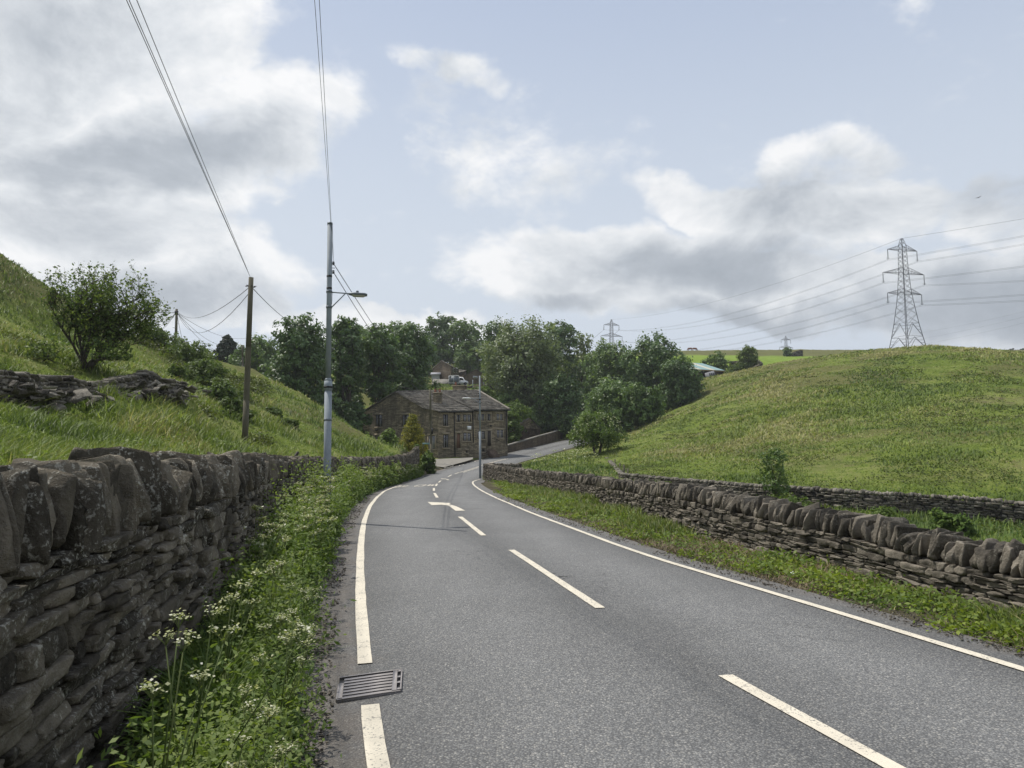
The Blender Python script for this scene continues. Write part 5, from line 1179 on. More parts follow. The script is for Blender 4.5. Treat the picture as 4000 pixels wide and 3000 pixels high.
# ------------------------------------------------------------------ pylons and power lines
def pylon(label, foot, H, ldir, thick=1.):
    foot = np.array(foot, float); root = thing('pylon', label, 'pylon', foot, 'pylons of the same power line')
    l = np.array([ldir[0], ldir[1], 0.]); l /= np.linalg.norm(l); a = np.array([l[1], -l[0], 0.])
    s_ = H/46.3; Zs = np.array([0, 5.0, 10.5, 17.5, 22.9, 24.8, 31.3, 33.6, 41.1, 43.1, 46.1])*s_; Hf = np.array([4.75, 3.95, 3.15, 2.35, 1.8, 1.68, 1.32, 1.25, 1.08, 1.0, .3])*s_
    mb = MB(); cr = lambda i, ca, cl, : foot+a*ca*Hf[i]+l*cl*Hf[i]+[0, 0, Zs[i]]
    def at(z, ca, cl): h = np.interp(z, Zs, Hf); return foot+a*ca*h+l*cl*h+[0, 0, z]
    t_ = .11*thick
    for ca in (-1, 1):
        for cl in (-1, 1):
            for i in range(len(Zs)-1): mb.tube(cr(i, ca, cl), cr(i+1, ca, cl), t_*(1.25-.06*i), None, 4, cap=False)
    lev = [10.5, 14.2, 17.5, 20.3, 22.9, 24.8, 27.1, 29.2, 31.3, 33.6, 35.6, 37.5, 39.3, 41.1, 43.1, 44.8, 46.1]; lev = [x*s_ for x in lev]
    for j in range(len(lev)-1):
        for (p, q_) in (((-1, -1), (1, -1)), ((1, -1), (1, 1)), ((1, 1), (-1, 1)), ((-1, 1), (-1, -1))):
            mb.tube(at(lev[j], *p), at(lev[j+1], *q_), t_*.5, None, 3, cap=False); mb.tube(at(lev[j], *q_), at(lev[j+1], *p), t_*.5, None, 3, cap=False)
            if j in (0, 4, 8, 9, 13): mb.tube(at(lev[j], *p), at(lev[j], *q_), t_*.5, None, 3, cap=False)
    for (p, q_) in (((-1, -1), (1, -1)), ((1, -1), (1, 1)), ((1, 1), (-1, 1)), ((-1, 1), (-1, -1))):
        for z0, z1 in ((0, 4.6), (5.0, 10.5)):
            m_ = (at(z1*s_, *p)+at(z1*s_, *q_))/2
            mb.tube(at(z0*s_, *p), m_, t_*.7, None, 4, cap=False); mb.tube(at(z0*s_, *q_), m_, t_*.7, None, 4, cap=False)
            for k_ in (.25, .5, .75):
                for c_ in (p, q_): mb.tube(at((z0+(z1-z0)*k_)*s_, *c_), at(z0*s_, *c_)*(1-k_)+m_*k_, t_*.4, None, 3, cap=False)
        mb.tube(at(5*s_, *p), at(5*s_, *q_), t_*.6, None, 3, cap=False); mb.tube(at(10.5*s_, *p), at(10.5*s_, *q_), t_*.6, None, 3, cap=False)
    mb.build('tower', M['lattice'], root)
    tips = []
    for z0, z1, L in ((41.1, 43.1, 7.0), (31.3, 33.6, 9.8), (22.9, 24.8, 8.1)):
        for sg in (1, -1):
            mb = MB(); tip = foot+a*sg*L*s_+[0, 0, z0*s_]
            for cl in (-1, 1):
                lo_, up_ = at(z0*s_, sg, cl), at(z1*s_, sg, cl); mb.tube(lo_, tip, t_*.9, None, 4, cap=False); mb.tube(up_, tip, t_*.8, None, 4, cap=False)
                for k_ in (.2, .4, .6, .8): mb.tube(lo_*(1-k_)+tip*k_, up_*(1-k_)+tip*k_, t_*.4, None, 3, cap=False); mb.tube(lo_*(1-k_)+tip*k_, up_*(1-k_+.2)+tip*(k_-.2), t_*.4, None, 3, cap=False)
            for k_ in (.2, .4, .6, .8): mb.tube(at(z0*s_, sg, -1)*(1-k_)+tip*k_, at(z0*s_, sg, 1)*(1-k_)+tip*k_, t_*.4, None, 3, cap=False)
            arm = mb.build('cross_arm', M['lattice'], root)
            e = tip-[0, 0, 4.2*s_]; mb = MB(); mb.tube(tip, e, .14*thick, None, 6)
            for sx in (-1, 1): mb.path([e+[0, 0, 0], e+a*sx*.5*s_+[0, 0, .1], e+a*sx*.7*s_+[0, 0, .55*s_], e+a*sx*.35*s_+[0, 0, .7*s_]], [.05*thick]*4, 3)
            mb.build('insulator', M['lattice'], arm); tips.append(e)
    return tips, foot+[0, 0, 46.1*s_]
F1 = P(3545, 1358, 285); F1[2] = P(3545, 1360, 285)[2]-.5
Tp2 = P(2388, 1248, 615); H2 = 46.3; F2 = np.array([Tp2[0], 615, Tp2[2]-46.1]); Tp3 = P(3069, 1312, 880); F3 = np.array([Tp3[0], 880, Tp3[2]-46.1])
ld2 = F2-F1
t1, e1 = pylon('big dark lattice pylon standing on the right hill skyline', F1, 46.3, ld2)
t2_, e2 = pylon('far pale pylon rising behind the trees in the middle', F2, 46.3, ld2, 1.5)
t3_, e3 = pylon('tiny distant pylon above the far field wall fragment', F3, 46.3, (-.3, 1), 1.6)
nm = ['upper right', 'upper left', 'middle right', 'middle left', 'lower right', 'lower left']
# where the line leaves the picture on the right
outp = [(4000, 926, 1), (4000, 944, 0), (4000, 1040, 1), (4000, 1078, 0), (4000, 1145, 1), (4000, 1157, 0)]
for i in range(6):
    e = [[0, 0, 0], [.0, 0, -.45]]
    cable('power_line', f'{nm[i]} conductor from the big pylon toward the far pale pylon', [(t1[i]+np.array(o_), t2_[i]+np.array(o_), 9.5) for o_ in e], .04, group='conductors left of the big pylon', n=20)
for i, (u, v_) in enumerate([(4000, 944), (4000, 926), (4000, 1078), (4000, 1040), (4000, 1157), (4000, 1145)]):
    D = 262 if i % 2 == 0 else 275
    m_ = P(u, v_, D); q_ = t1[i]+(m_-t1[i])*3.2; q_[2] += (m_-t1[i])[2]*.8
    e = [[0, 0, 0], [.0, 0, -.45]]
    cable('power_line', f'{nm[i]} conductor leaving the big pylon to the right frame edge', [(t1[i]+np.array(o_), q_+np.array(o_), 1.2) for o_ in e], .04, group='conductors right of the big pylon', n=20)
m_ = P(4000, 847, 268); cable('earth_wire', 'thin top wire from the big pylon peak to the right edge', [(e1, e1+(m_-e1)*3, .8)], .05, n=20)
cable('earth_wire', 'thin top wire from the big pylon peak to the far pylon', [(e1, e2, 7)], .05, n=20)
for i, lab in ((0, 'upper right'), (1, 'upper left'), (3, 'middle left')):
    q_ = t2_[i]+(F2-F1)*.8*np.array([1, 1, 0])+[-40, -160, -48]; cable('power_line', f'{lab} faint conductor going left from the far pale pylon', [(t2_[i], q_, 8)], .10, n=14)
for k_, (v0, v1) in enumerate(((1266, 1252), (1290, 1272), (1312, 1296))):
    cable('power_line', ['top', 'middle', 'bottom'][k_]+' faint distant wire low in the sky right of the pylon', [(P(3560, v0+40, 900), P(4100, v1-60, 700), 2)], .06, n=8)

# ------------------------------------------------------------------ the cottages
def ray_plane(u, v_, p0, n):
    d = P(u, v_, 1.)-np.array([0, 0, EYE]); t = np.dot(p0-np.array([0, 0, EYE]), n)/np.dot(d, n); return np.array([0, 0, EYE])+d*t
pC = P(1714, 1604, 82.); pE = P(1983, 1597, 88.); pB = P(1656, 1602, 82.9); pA = P(1418, 1610, 90.)
fd = unit((pE-pC)*[1, 1, 0]); fn = np.array([fd[1], -fd[0], 0]); gd = unit((pA-pB)*[1, 1, 0]); gn = np.array([-gd[1], gd[0], 0])
if gn[1] > 0: gn = -gn
cdir = unit((pC-pB)*[1, 1, 0]); cn_ = np.array([cdir[1], -cdir[0], 0])
def atu(p0, d, u):   # point on the plan line p0 + t d seen in column u
    k_ = (u-2000)/F/CP*1.0
    # account for the tilt by iteration on level
    t = 0.
    for _ in range(30):
        p = p0+d*t; x = (P(u, 1600, p[1]))[0]; t += (x-p[0])/(d[0]-(x/p[1])*d[1]+1e-9)*.8
    return p0+d*t
g0 = -0.6; g1_ = 1.4
R0 = atu(pB, gd, 1547); R0[2] = P(1547, 1532, R0[1])[2]
backd = unit(gd); wdt = 2*np.linalg.norm((R0-pC)[:2]-np.dot((R0-pC)[:2], fd[:2])*fd[:2])
nb = np.array([-fd[1], fd[0], 0]); 
if nb[1] < 0: nb = -nb
halfd = np.dot((R0-pC), nb)
R1 = pE+nb*halfd; t_ = 0
R1 = np.array([*R1[:2], 0]); R1[2] = P(1790, 1527, R1[1])[2]
pF = pE+nb*halfd*2
zA, zC, zE = pA[2], pC[2], pE[2]; pF[2] = zE
def wl_(p, z): return np.array([p[0], p[1], z])
cott = thing('stone_cottages', 'long row of dark stone cottages with stone slate roof facing the road bend', 'cottages', (pC[0], pC[1], .6))
def uvwall(name, polys, material, parent):
    """polys: lists of points; uv laid in metres along the wall"""
    v = []; f = []; uv = []; n = 0
    for pl in polys:
        pl = [np.array(p, float) for p in pl]; d = unit((pl[1]-pl[0])*[1, 1, 0])
        for p in pl: v.append(p); uv.append((np.dot(p, d), p[2]))
        f.append(list(range(n, n+len(pl)))); n += len(pl)
    return mk(name, shift(np.array(v), parent), f, material, parent, uv=np.array(uv))
zl = -.5; Bv = P(1666, 1594, pB[1]+.1)
steps_t = np.linalg.norm((pE-pC)[:2]); pS = pC+fd*steps_t*.47; 
zS = pC[2]+(pE[2]-pC[2])*.42; zS2 = zS+.13
inset = .0
walls = [[wl_(pC, zl), wl_(pE, zl), wl_(pE, zE-.1), wl_(pS, zS2-.12), wl_(pS, zS-.1), wl_(pC, zC-.08)],
         [wl_(pB, zl), wl_(pC, zl), wl_(pC, zC-.08), wl_(pB, Bv[2]-.1)],
         [wl_(pA, zl), wl_(pB, zl), wl_(pB, Bv[2]-.1), wl_(R0, R0[2]-.1), wl_(pA, zA-.1)],
         [wl_(pE, zl), wl_(pF, zl), wl_(pF, zE-.1), wl_(R1, R1[2]-.1), wl_(pE, zE-.1)],
         [wl_(pF, zl), wl_(pA, zl), wl_(pA, zA-.1), wl_(pF, zE-.1)]]
body = uvwall('wall', walls, M['house'], cott)
# roof: overlapping rows of slates on the front, plain on the back
def slates(a0, a1, b0, b1, rows, mb, tw=(.45, .9), th=.035, ovh=.0):
    """a0-a1 the eave, b0-b1 the ridge"""
    nrm = unit(np.cross(a1-a0, b0-a0)); nrm = nrm if nrm[2] > 0 else -nrm
    for r_ in range(rows):
        k0, k1 = (r_/rows)**.9, min(1., ((r_+1.35)/rows)**.9); L0, L1_ = a0+(b0-a0)*k0, a1+(b1-a1)*k0; U0, U1 = a0+(b0-a0)*k1, a1+(b1-a1)*k1
        L = np.linalg.norm(L1_-L0); s_ = -random.random()*.3
        while s_ < L:
            w_ = random.uniform(*tw); t0, t1 = max(0, s_)/L, min(L, s_+w_-.015)/L; s_ += w_
            if t1-t0 < .004: continue
            h = th*random.uniform(.8, 1.6); j = random.uniform(-.02, .02)
            p = [L0+(L1_-L0)*t0, L0+(L1_-L0)*t1, U0+(U1-U0)*t1, U0+(U1-U0)*t0]; sl_ = unit(b0-a0)*j
            low = nrm*(h+.03); v = [p[0]+sl_, p[1]+sl_, p[2], p[3], p[0]+low+sl_, p[1]+low+sl_, p[2]+nrm*.012, p[3]+nrm*.012]
            mb.add(v, [(4, 5, 6, 7), (0, 1, 5, 4), (1, 2, 6, 5), (3, 0, 4, 7)])
ov = fn*.3-np.array([0, 0, .12])
C1 = wl_(pC, zC)+ov-fd*.2; S1 = wl_(pS, zS)+ov; S2 = wl_(pS, zS2)+ov; E1_ = wl_(pE, zE)+ov+fd*.2
RS = R0+(R1-R0)*.47; RSl = RS.copy(); RSr = RS+[0, 0, .05]
mb = MB(); slates(C1, S1, wl_(R0, R0[2])-fd*.15, RSl, 13, mb, th=.06); slates(S2, E1_, RSr, wl_(R1, R1[2])+fd*.2, 13, mb, th=.06)
# small canted slope over the corner
slates(wl_(pB, Bv[2])+cn_*.25-[0, 0, .05], C1, wl_(R0, R0[2])-fd*.15, wl_(R0, R0[2])-fd*.14, 16, mb)
bk = nb*.3-np.array([0, 0, .12]); mb.quad(wl_(pF, zE)+bk, wl_(pA, zA)+bk, wl_(R0, R0[2]), wl_(R1, R1[2]))
roof = mb.build('roof', M['slate'], cott)
mb = MB()
for a, b in ((R0, R1),):
    for k_ in range(22): p, q_ = a+(b-a)*(k_/22), a+(b-a)*((k_+.95)/22); mb.tube(p+[0, 0, .05], q_+[0, 0, .05], .13, None, 6)
mb.build('ridge_tiles', M['slate'], roof)
mb = MB(); gnn = gn
for p, q_ in ((pA, R0), (R0, pB if False else np.array([pB[0], pB[1], Bv[2]]))): 
    p, q_ = np.array(p, float), np.array(q_, float); mb.add([p+gnn*.12, q_+gnn*.12, q_+gnn*.12+[0, 0, .16], p+gnn*.12+[0, 0, .16], p-gnn*.25, q_-gnn*.25, q_-gnn*.25+[0, 0, .16], p-gnn*.25+[0, 0, .16]], [(0, 1, 2, 3), (3, 2, 6, 7), (0, 4, 5, 1), (4, 7, 6, 5)])
for p, q_ in ((wl_(pE, zE)+ov*1.0, wl_(R1, R1[2])),):
    mb.add([p+fd*.2, q_+fd*.2, q_+fd*.2+[0, 0, .18], p+fd*.2+[0, 0, .18], p-fd*.12, q_-fd*.12, q_-fd*.12+[0, 0, .18], p-fd*.12+[0, 0, .18]], [(0, 1, 2, 3), (3, 2, 6, 7), (0, 4, 5, 1), (4, 7, 6, 5)])
mb.build('verge_stones', M['slate'], roof)
mb = MB(); mb.tube(C1+[0, 0, -.06], S1+[0, 0, -.06], .07, None, 6); mb.tube(S2+[0, 0, -.06], E1_+[0, 0, -.06], .07, None, 6)
gt_ = mb.build('gutter', M['black'], cott)
# chimneys
def chimney(u0, u1, v0, v1, D, dep, root, pots=2, label=None):
    a, b = P(u0, v1, D), P(u1, v1, D); t_ = P(u0, v0, D)[2]; c = (a+b)/2; w_ = (b[0]-a[0])/2
    mb = MB(); z0 = a[2]-1.5; mb.box((c[0], c[1]+dep/2, (z0+t_)/2), (w_, dep/2, (t_-z0)/2)); mb.box((c[0], c[1]+dep/2, t_+.04), (w_+.07, dep/2+.07, .06))
    ch_ = uvwall('chimney', [[(c[0]-w_, c[1], z0), (c[0]+w_, c[1], z0), (c[0]+w_, c[1], t_), (c[0]-w_, c[1], t_)], [(c[0]+w_, c[1], z0), (c[0]+w_, c[1]+dep, z0), (c[0]+w_, c[1]+dep, t_), (c[0]+w_, c[1], t_)],
        [(c[0]+w_, c[1]+dep, z0), (c[0]-w_, c[1]+dep, z0), (c[0]-w_, c[1]+dep, t_), (c[0]+w_, c[1]+dep, t_)], [(c[0]-w_, c[1]+dep, z0), (c[0]-w_, c[1], z0), (c[0]-w_, c[1], t_), (c[0]-w_, c[1]+dep, t_)], [(c[0]-w_, c[1], t_), (c[0]+w_, c[1], t_), (c[0]+w_, c[1]+dep, t_), (c[0]-w_, c[1]+dep, t_)]], M['house'], root)
    mb = MB(); mb.box((c[0], c[1]+dep/2, t_+.05), (w_+.08, dep/2+.08, .07)); mb.build('cap', M['dress'], ch_)
    for i in range(pots):
        x = c[0]-w_*.6+i*w_*1.1/max(1, pots-1 or 1); mb = MB(); mb.path([(x, c[1]+dep*.5, t_+.1), (x, c[1]+dep*.5, t_+.5), (x, c[1]+dep*.5, t_+.56)], [.14, .12, .15], 10); mb.build('chimney_pot', M['terra'], ch_)
    return ch_
chimney(1692, 1724, 1536, 1570, 84.6, .9, cott, 2)
chimney(1712, 1749, 1529, 1543, 90.5, .8, cott, 0)
chimney(1768, 1822, 1508, 1540, 92.5, .9, cott, 1)
# openings
def opening(kind, u0, u1, v0, v1, p0, d, n, lights=1, rows=2, frame='dress', wood='dwood', curt=.5, lint=True, door=None, sill=True, jamb=True):
    a = ray_plane(u0, v0, p0, n); b = ray_plane(u1, v1, p0, n); x0, x1 = sorted((np.dot(a-p0, d), np.dot(b-p0, d))); z1, z0 = a[2], b[2]
    def bx(mb, xa, xb, za, zb, ya, yb):
        c = p0*[1, 1, 0]+d*(xa+xb)/2+n*(ya+yb)/2; c[2] = (za+zb)/2; mb.box(c, ((xb-xa)/2, (yb-ya)/2, (zb-za)/2), [d, n, [0, 0, 1]])
    c = p0*[1, 1, 0]+d*(x0+x1)/2; t = .13
    st_ = MB()
    if lint: bx(st_, x0-t-.06, x1+t+.06, z1, z1+.22, .0, .06)
    if sill: bx(st_, x0-t-.05, x1+t+.05, z0-.16, z0, .0, .09)
    if jamb: bx(st_, x0-t, x0, z0, z1, 0, .05); bx(st_, x1, x1+t, z0, z1, 0, .05)
    fr = st_.build(kind, M['dress'], cott)
    mb = MB(); e = .06
    if kind == 'door':
        bx(mb, x0, x1, z0, z1, .003, .02); mb.build('leaf', M[door], fr)
        mb = MB(); bx(mb, x0, x0+e, z0, z1, .02, .035); bx(mb, x1-e, x1, z0, z1, .02, .035); bx(mb, x0+e, x1-e, z1-e, z1, .02, .035); mb.build('door_frame', M[wood], fr); return
    bx(mb, x0, x1, z0, z1, .003, .012); mb.build('glass', M['glass'], fr)
    mb = MB(); bx(mb, x0, x0+e, z0, z1, .012, .035); bx(mb, x1-e, x1, z0, z1, .012, .035); bx(mb, x0+e, x1-e, z1-e, z1, .012, .035); bx(mb, x0+e, x1-e, z0, z0+e, .012, .035)
    if rows == 2: bx(mb, x0+e, x1-e, z0+(z1-z0)*.66, z0+(z1-z0)*.66+.05, .012, .034)
    bx(mb, (x0+x1)/2-.025, (x0+x1)/2+.025, z0+e, z1-e, .012, .033)
    mb.build('window_frame', M[wood], fr)
    if lights == 2: mb = MB(); m_ = (x0+x1)/2; bx(mb, m_-.07, m_+.07, z0, z1, .02, .055); mb.build('mullion', M['dress'], fr)
    if curt: mb = MB(); w_ = x1-x0; [bx(mb, x0+w_*k_, x0+w_*(k_+.1), z0+e, z1-e, .0125, .0135) for k_ in ((.12, .3, .62, .8) if lights == 2 else (.15, .7))]; mb.build('curtain', M['curtain'], fr)
f2 = lambda x, y: (1680+x*.1989, 1500+y*.1989)
def fo(kind, x0, x1, y0, y1, **kw): a, b = f2(x0, y0), f2(x1, y1); opening(kind, a[0], b[0], a[1], b[1], pC, fd, fn, **kw)
fo('window', 258, 350, 592, 825, jamb=False); fo('window', 260, 354, 988, 1250, jamb=False)
fo('window', 522, 590, 600, 748); fo('window', 645, 795, 597, 742, lights=2); fo('door', 516, 590, 968, 1258, door='bwood', sill=False); fo('window', 648, 795, 957, 1118, lights=2)
fo('window', 702, 732, 1305, 1350, curt=0, jamb=False); fo('window', 925, 1058, 585, 722, lights=2); fo('window', 1120, 1184, 585, 720); fo('window', 1302, 1420, 583, 715, lights=2)
fo('window', 930, 1074, 925, 1080, lights=2); fo('door', 1122, 1190, 918, 1215, door='dwood', sill=False); fo('window', 1306, 1430, 898, 1055, lights=2); fo('window', 1020, 1065, 1262, 1330, curt=0, jamb=False)
g2_ = lambda x, y: (1400+x*.1989, 1500+y*.1989)
def go(kind, x0, x1, y0, y1, p0=pB, d=-gd, n=gn, **kw): a, b = g2_(x0, y0), g2_(x1, y1); opening(kind, a[0], b[0], a[1], b[1], p0, d, n, **kw)
go('window', 345, 465, 607, 838, jamb=False); go('window', 872, 986, 607, 838, jamb=False); go('window', 342, 440, 1012, 1085, jamb=False); go('window', 610, 720, 970, 1085, jamb=False, curt=0)
go('window', 1380, 1505, 1012, 1275, p0=pB, d=cdir, n=cn_, lights=2, rows=1)
# pipes, meter box, railings
def onf(x, y, o_=.06): u, v_ = f2(x, y); return ray_plane(u, v_, pC, fn)+fn*o_
mb = MB(); mb.tube(onf(468, 545), onf(485, 1420), .055, None, 8); mb.build('drainpipe', M['black'], cott)
mb = MB(); mb.tube(onf(832, 535), onf(848, 1150), .055, None, 8); mb.build('drainpipe', M['black'], cott)
mb = MB(); mb.tube(onf(1492, 520), onf(1500, 1190), .055, None, 8); mb.build('drainpipe', M['black'], cott)
mb = MB(); p = onf(760, 860, .08); mb.box(p, (.26, .08, .2), [fd, fn, [0, 0, 1]]); mb.build('meter_box', M['white'], cott)
mb = MB(); mb.tube(onf(1185, 820, .02), onf(1187, 820, .2), .1, None, 10); mb.build('flue', M['black'], cott)
u, v_ = g2_(372, 905); p = ray_plane(u, v_, pB, gn); mb = MB(); mb.box(p+gn*.15, (.16, .1, .09), [gd, gn, [0, 0, 1]]); mb.tube(p, p+gn*.1, .03, None, 6); mb.build('flood_light', M['black'], cott)
mb = MB(); rl = [onf(1192, 1085, 1.1), onf(1215, 1095, 1.1), onf(1350, 1175, 1.1), onf(1350, 1235, 1.1)]
for i in range(3): mb.tube(rl[i], rl[i+1], .025, None, 6)
mb.tube(rl[0], rl[0]-[0, 0, .9], .025, None, 6)
for k_ in np.linspace(.1, .9, 7): p = rl[1]+(rl[2]-rl[1])*k_; mb.tube(p, p-[0, 0, .75], .012, None, 4)
mb.build('railing', M['black'], cott)
mb = MB(); z = onf(1155, 1225)[2]
for i in range(4): p = onf(1160, 1220, .5+.28*i); mb.box((p[0], p[1], z-.1-.2*i-.6), (.5, .13, .35), [fd, fn, [0, 0, 1]])
mb.build('step', M['rend'], cott)
# street name plate on short posts
p = P(1664, 1733, 62); sg = thing('street_name_sign', 'small pale green street sign on two dark posts beside the golden conifer', 'street sign', (p[0], p[1], tz(p[0], p[1])))
mb = MB(); mb.box(p, (.30, .02, .07)); mb.build('plate', plain('sign_plate', (.16, .26, .25)), sg)
for dx_ in (-.25, .25): mb = MB(); mb.tube((p[0]+dx_, p[1]+.03, p[2]+.08), (p[0]+dx_, p[1]+.03, tz(p[0], p[1])-.1), .025, None, 6); mb.build('post', M['black'], sg)

# ------------------------------------------------------------------ garden wall, outbuilding, fences, upper yard
gp = [P(1888, 1768, 88), P(1950, 1750, 92), P(2030, 1727, 97.5), P(2100, 1706, 103), P(2160, 1690, 109), P(2184, 1680, 112.5)]
def slabwall(name, label, pts, hgt, mt, th=.35, cop='conc', cz_=.1):
    pts = [np.array(p, float) for p in pts]; m_ = pts[len(pts)//2]; o = thing(name, label, 'wall', (m_[0], m_[1], m_[2]-hgt)); polys = []; mb = MB()
    for i in range(len(pts)-1):
        p, q_ = pts[i], pts[i+1]; d = unit((q_-p)*[1, 1, 0]); n = np.array([d[1], -d[0], 0])*th/2; z = np.array([0, 0, hgt])
        polys += [[p+n-z, q_+n-z, q_+n, p+n], [q_-n-z, p-n-z, p-n, q_-n]]
        if i == 0: polys.append([p-n-z, p+n-z, p+n, p-n])
        if i == len(pts)-2: polys.append([q_+n-z, q_-n-z, q_-n, q_+n])
        n2 = n*1.25; t_ = np.array([0, 0, cz_]); mb.add([p+n2, q_+n2, q_-n2, p-n2, p+n2+t_, q_+n2+t_, q_-n2+t_, p-n2+t_], [(4, 5, 6, 7), (0, 1, 5, 4), (2, 3, 7, 6), (3, 2, 1, 0), (3, 0, 4, 7), (1, 2, 6, 5)])
    uvwall('masonry', polys, mt, o); mb.build('coping', M[cop], o); return o
slabwall('garden_wall', 'straight roadside garden wall with flat pale coping right of the cottages', gp, 2.4, M['house2'], .4, cz_=.14)
slabwall('garden_wall', 'short return wall from the road corner back to the outbuilding', [P(2182, 1681, 112.6)+[0, .2, 0], P(2154, 1673, 117), P(2112, 1664, 119)], 2.6, M['house2'], .4, cz_=.14)
ob = [P(2005, 1700, 103), P(2110, 1690, 110)]; zt_ = P(2060, 1673, 106)[2]; d = unit((ob[1]-ob[0])*[1, 1, 0]); n = np.array([-d[1], d[0], 0])
out = thing('outbuilding', 'small gabled stone outbuilding behind the garden wall', 'outbuilding', (*ob[0][:2], 1.5)); a, b = ob; c_, e_ = b+n*6, a+n*6; ap = P(2069, 1634, 106.6); ap2 = ap+n*6
uvwall('wall', [[wl_(a, .5), wl_(b, .5), wl_(b, zt_), wl_(a, zt_)], [wl_(b, .5), wl_(c_, .5), wl_(c_, zt_), wl_(b, zt_)], [wl_(c_, .5), wl_(e_, .5), wl_(e_, zt_), wl_(c_, zt_)], [wl_(e_, .5), wl_(a, .5), wl_(a, zt_), wl_(e_, zt_)]], M['rend'], out)
uvwall('gable', [[wl_(a, zt_), wl_(b, zt_), ap], [wl_(c_, zt_), wl_(e_, zt_), ap2]], M['house'], out)
mb = MB(); mb.add([wl_(b, zt_)-n*.2+d*.2, wl_(c_, zt_)+d*.2, ap2+[0, 0, .06], ap-n*.2+[0, 0, .06]], [(0, 1, 2, 3)]); mb.add([wl_(e_, zt_)-d*.2, wl_(a, zt_)-d*.2-n*.2, ap-n*.2+[0, 0, .06], ap2+[0, 0, .06]], [(0, 1, 2, 3)]); mb.build('roof', M['slate'], out)

def house(name, label, corners, zb, ze, ridge, mt, cat='house', windows=(), ov=.25, roofm='slate'):
    """corners: 4 plan points (front left, front right, back right, back left); ridge: 2 points, over the two side walls"""
    cs_ = [np.array([*c[:2], 0.]) for c in corners]; o = thing(name, label, cat, (*cs_[0][:2], zb)); r0, r1 = [np.array(r_, float) for r_ in ridge]
    pol = []
    for i in range(4):
        p, q_ = cs_[i], cs_[(i+1) % 4]; pl = [wl_(p, zb), wl_(q_, zb), wl_(q_, ze)]
        if i == 0 and abs(np.dot((r0-(p+q_)/2)[:2], (q_-p)[:2])) < .3*np.linalg.norm(q_-p)**2 and np.linalg.norm((r0-(p+q_)/2)[:2]) < .4*np.linalg.norm(q_-p): pl.append(r0)
        if i == 2 and np.linalg.norm((r1-(p+q_)/2)[:2]) < .4*np.linalg.norm(q_-p): pl.append(r1)
        if i == 1 and np.linalg.norm((r1-(p+q_)/2)[:2]) < .4*np.linalg.norm(q_-p): pl.append(r1)
        if i == 3 and np.linalg.norm((r0-(p+q_)/2)[:2]) < .4*np.linalg.norm(q_-p): pl.append(r0)
        pl.append(wl_(p, ze)); pol.append(pl)
    uvwall('wall', pol, mt, o)
    gab = len(pol[0]) == 5; up = np.array([0, 0, .07]); ax_ = unit((r1-r0)*[1, 1, 0])
    e = [wl_(c, ze) for c in cs_]; mb = MB()
    sides = ((1, 2), (3, 0)) if gab else ((0, 1), (2, 3))
    for i, j in sides:
        a, b = e[i], e[j]; ra, rb_ = (r0, r1) if np.linalg.norm((a-r0)[:2])+np.linalg.norm((b-r1)[:2]) < np.linalg.norm((a-r1)[:2])+np.linalg.norm((b-r0)[:2]) else (r1, r0)
        dn = unit(a-ra)*ov*1.2; sa = unit((a-b)*[1, 1, 0])*ov; A, B_, RA, RB = a+dn+sa+up, b+dn-sa+up, ra+sa+up, rb_-sa+up; t_ = np.array([0, 0, .12])
        mb.add([A, B_, RB, RA, A-t_, B_-t_, RB-t_, RA-t_], [(0, 1, 2, 3), (7, 6, 5, 4), (0, 4, 5, 1), (0, 3, 7, 4), (1, 5, 6, 2)])
    mb.build('roof', M[roofm], o)
    for (u0, u1, v0, v1, side, mtl) in windows:
        p, q_ = cs_[side], cs_[(side+1) % 4]; dd_ = unit(q_-p); nn_ = np.array([dd_[1], -dd_[0], 0]); a, b = ray_plane(u0, v0, p, nn_), ray_plane(u1, v1, p, nn_)
        x0, x1 = np.dot(a-p, dd_), np.dot(b-p, dd_); m_ = MB(); c = p+dd_*(x0+x1)/2+nn_*.03; c[2] = (a[2]+b[2])/2; m_.box(c, (abs(x1-x0)/2+.08, .03, abs(a[2]-b[2])/2+.08), [dd_, nn_, [0, 0, 1]]); w_ = m_.build('window', M['white' if mtl != 'dress' else 'dress'], o)
        m_ = MB(); m_.box(c+nn_*.025, (abs(x1-x0)/2, .02, abs(a[2]-b[2])/2), [dd_, nn_, [0, 0, 1]]); m_.build('glass', M['glass' if mtl != 'pale' else 'curtain'], w_)
    return o
def crn(*l): return [P(*x) for x in l]
c_ = crn((1724, 1480, 158), (1762, 1480, 152), (1793, 1478, 158), (1758, 1478, 165))
# upper stone house: gable toward us on the left, window wall on the right
H0 = [P(1690, 1490, 156), P(1761, 1490, 151), P(1792, 1490, 158), P(1722, 1490, 164)]; ez = P(1761, 1424, 151)[2]
rg = [(np.array(H0[0])+H0[1])/2, (np.array(H0[2])+H0[3])/2]; rz_ = P(1733, 1410, 154)[2]
house('upper_house', 'tall dark stone house half hidden by trees above the cottage roof', H0, P(1760, 1500, 151)[2]-1, ez-.3, [wl_(rg[0], rz_), wl_(rg[1], rz_)], M['house2'], windows=[(1770, 1776, 1438, 1454, 1, 'w'), (1782, 1787, 1438, 1456, 1, 'w')])
H1 = [P(1793, 1490, 160), P(1815, 1490, 158), P(1822, 1490, 166), P(1798, 1490, 168)]
house('house_wing', 'lower shaded wing of the upper stone house on its right', H1, P(1800, 1500, 160)[2], P(1810, 1450, 158)[2], [wl_((H1[0]+H1[3])/2, P(1795, 1438, 162)[2]), wl_((H1[1]+H1[2])/2, P(1812, 1444, 160)[2])], M['house2'])
H2_ = [P(1815, 1505, 138), P(1906, 1505, 141), P(1912, 1505, 149), P(1822, 1505, 147)]
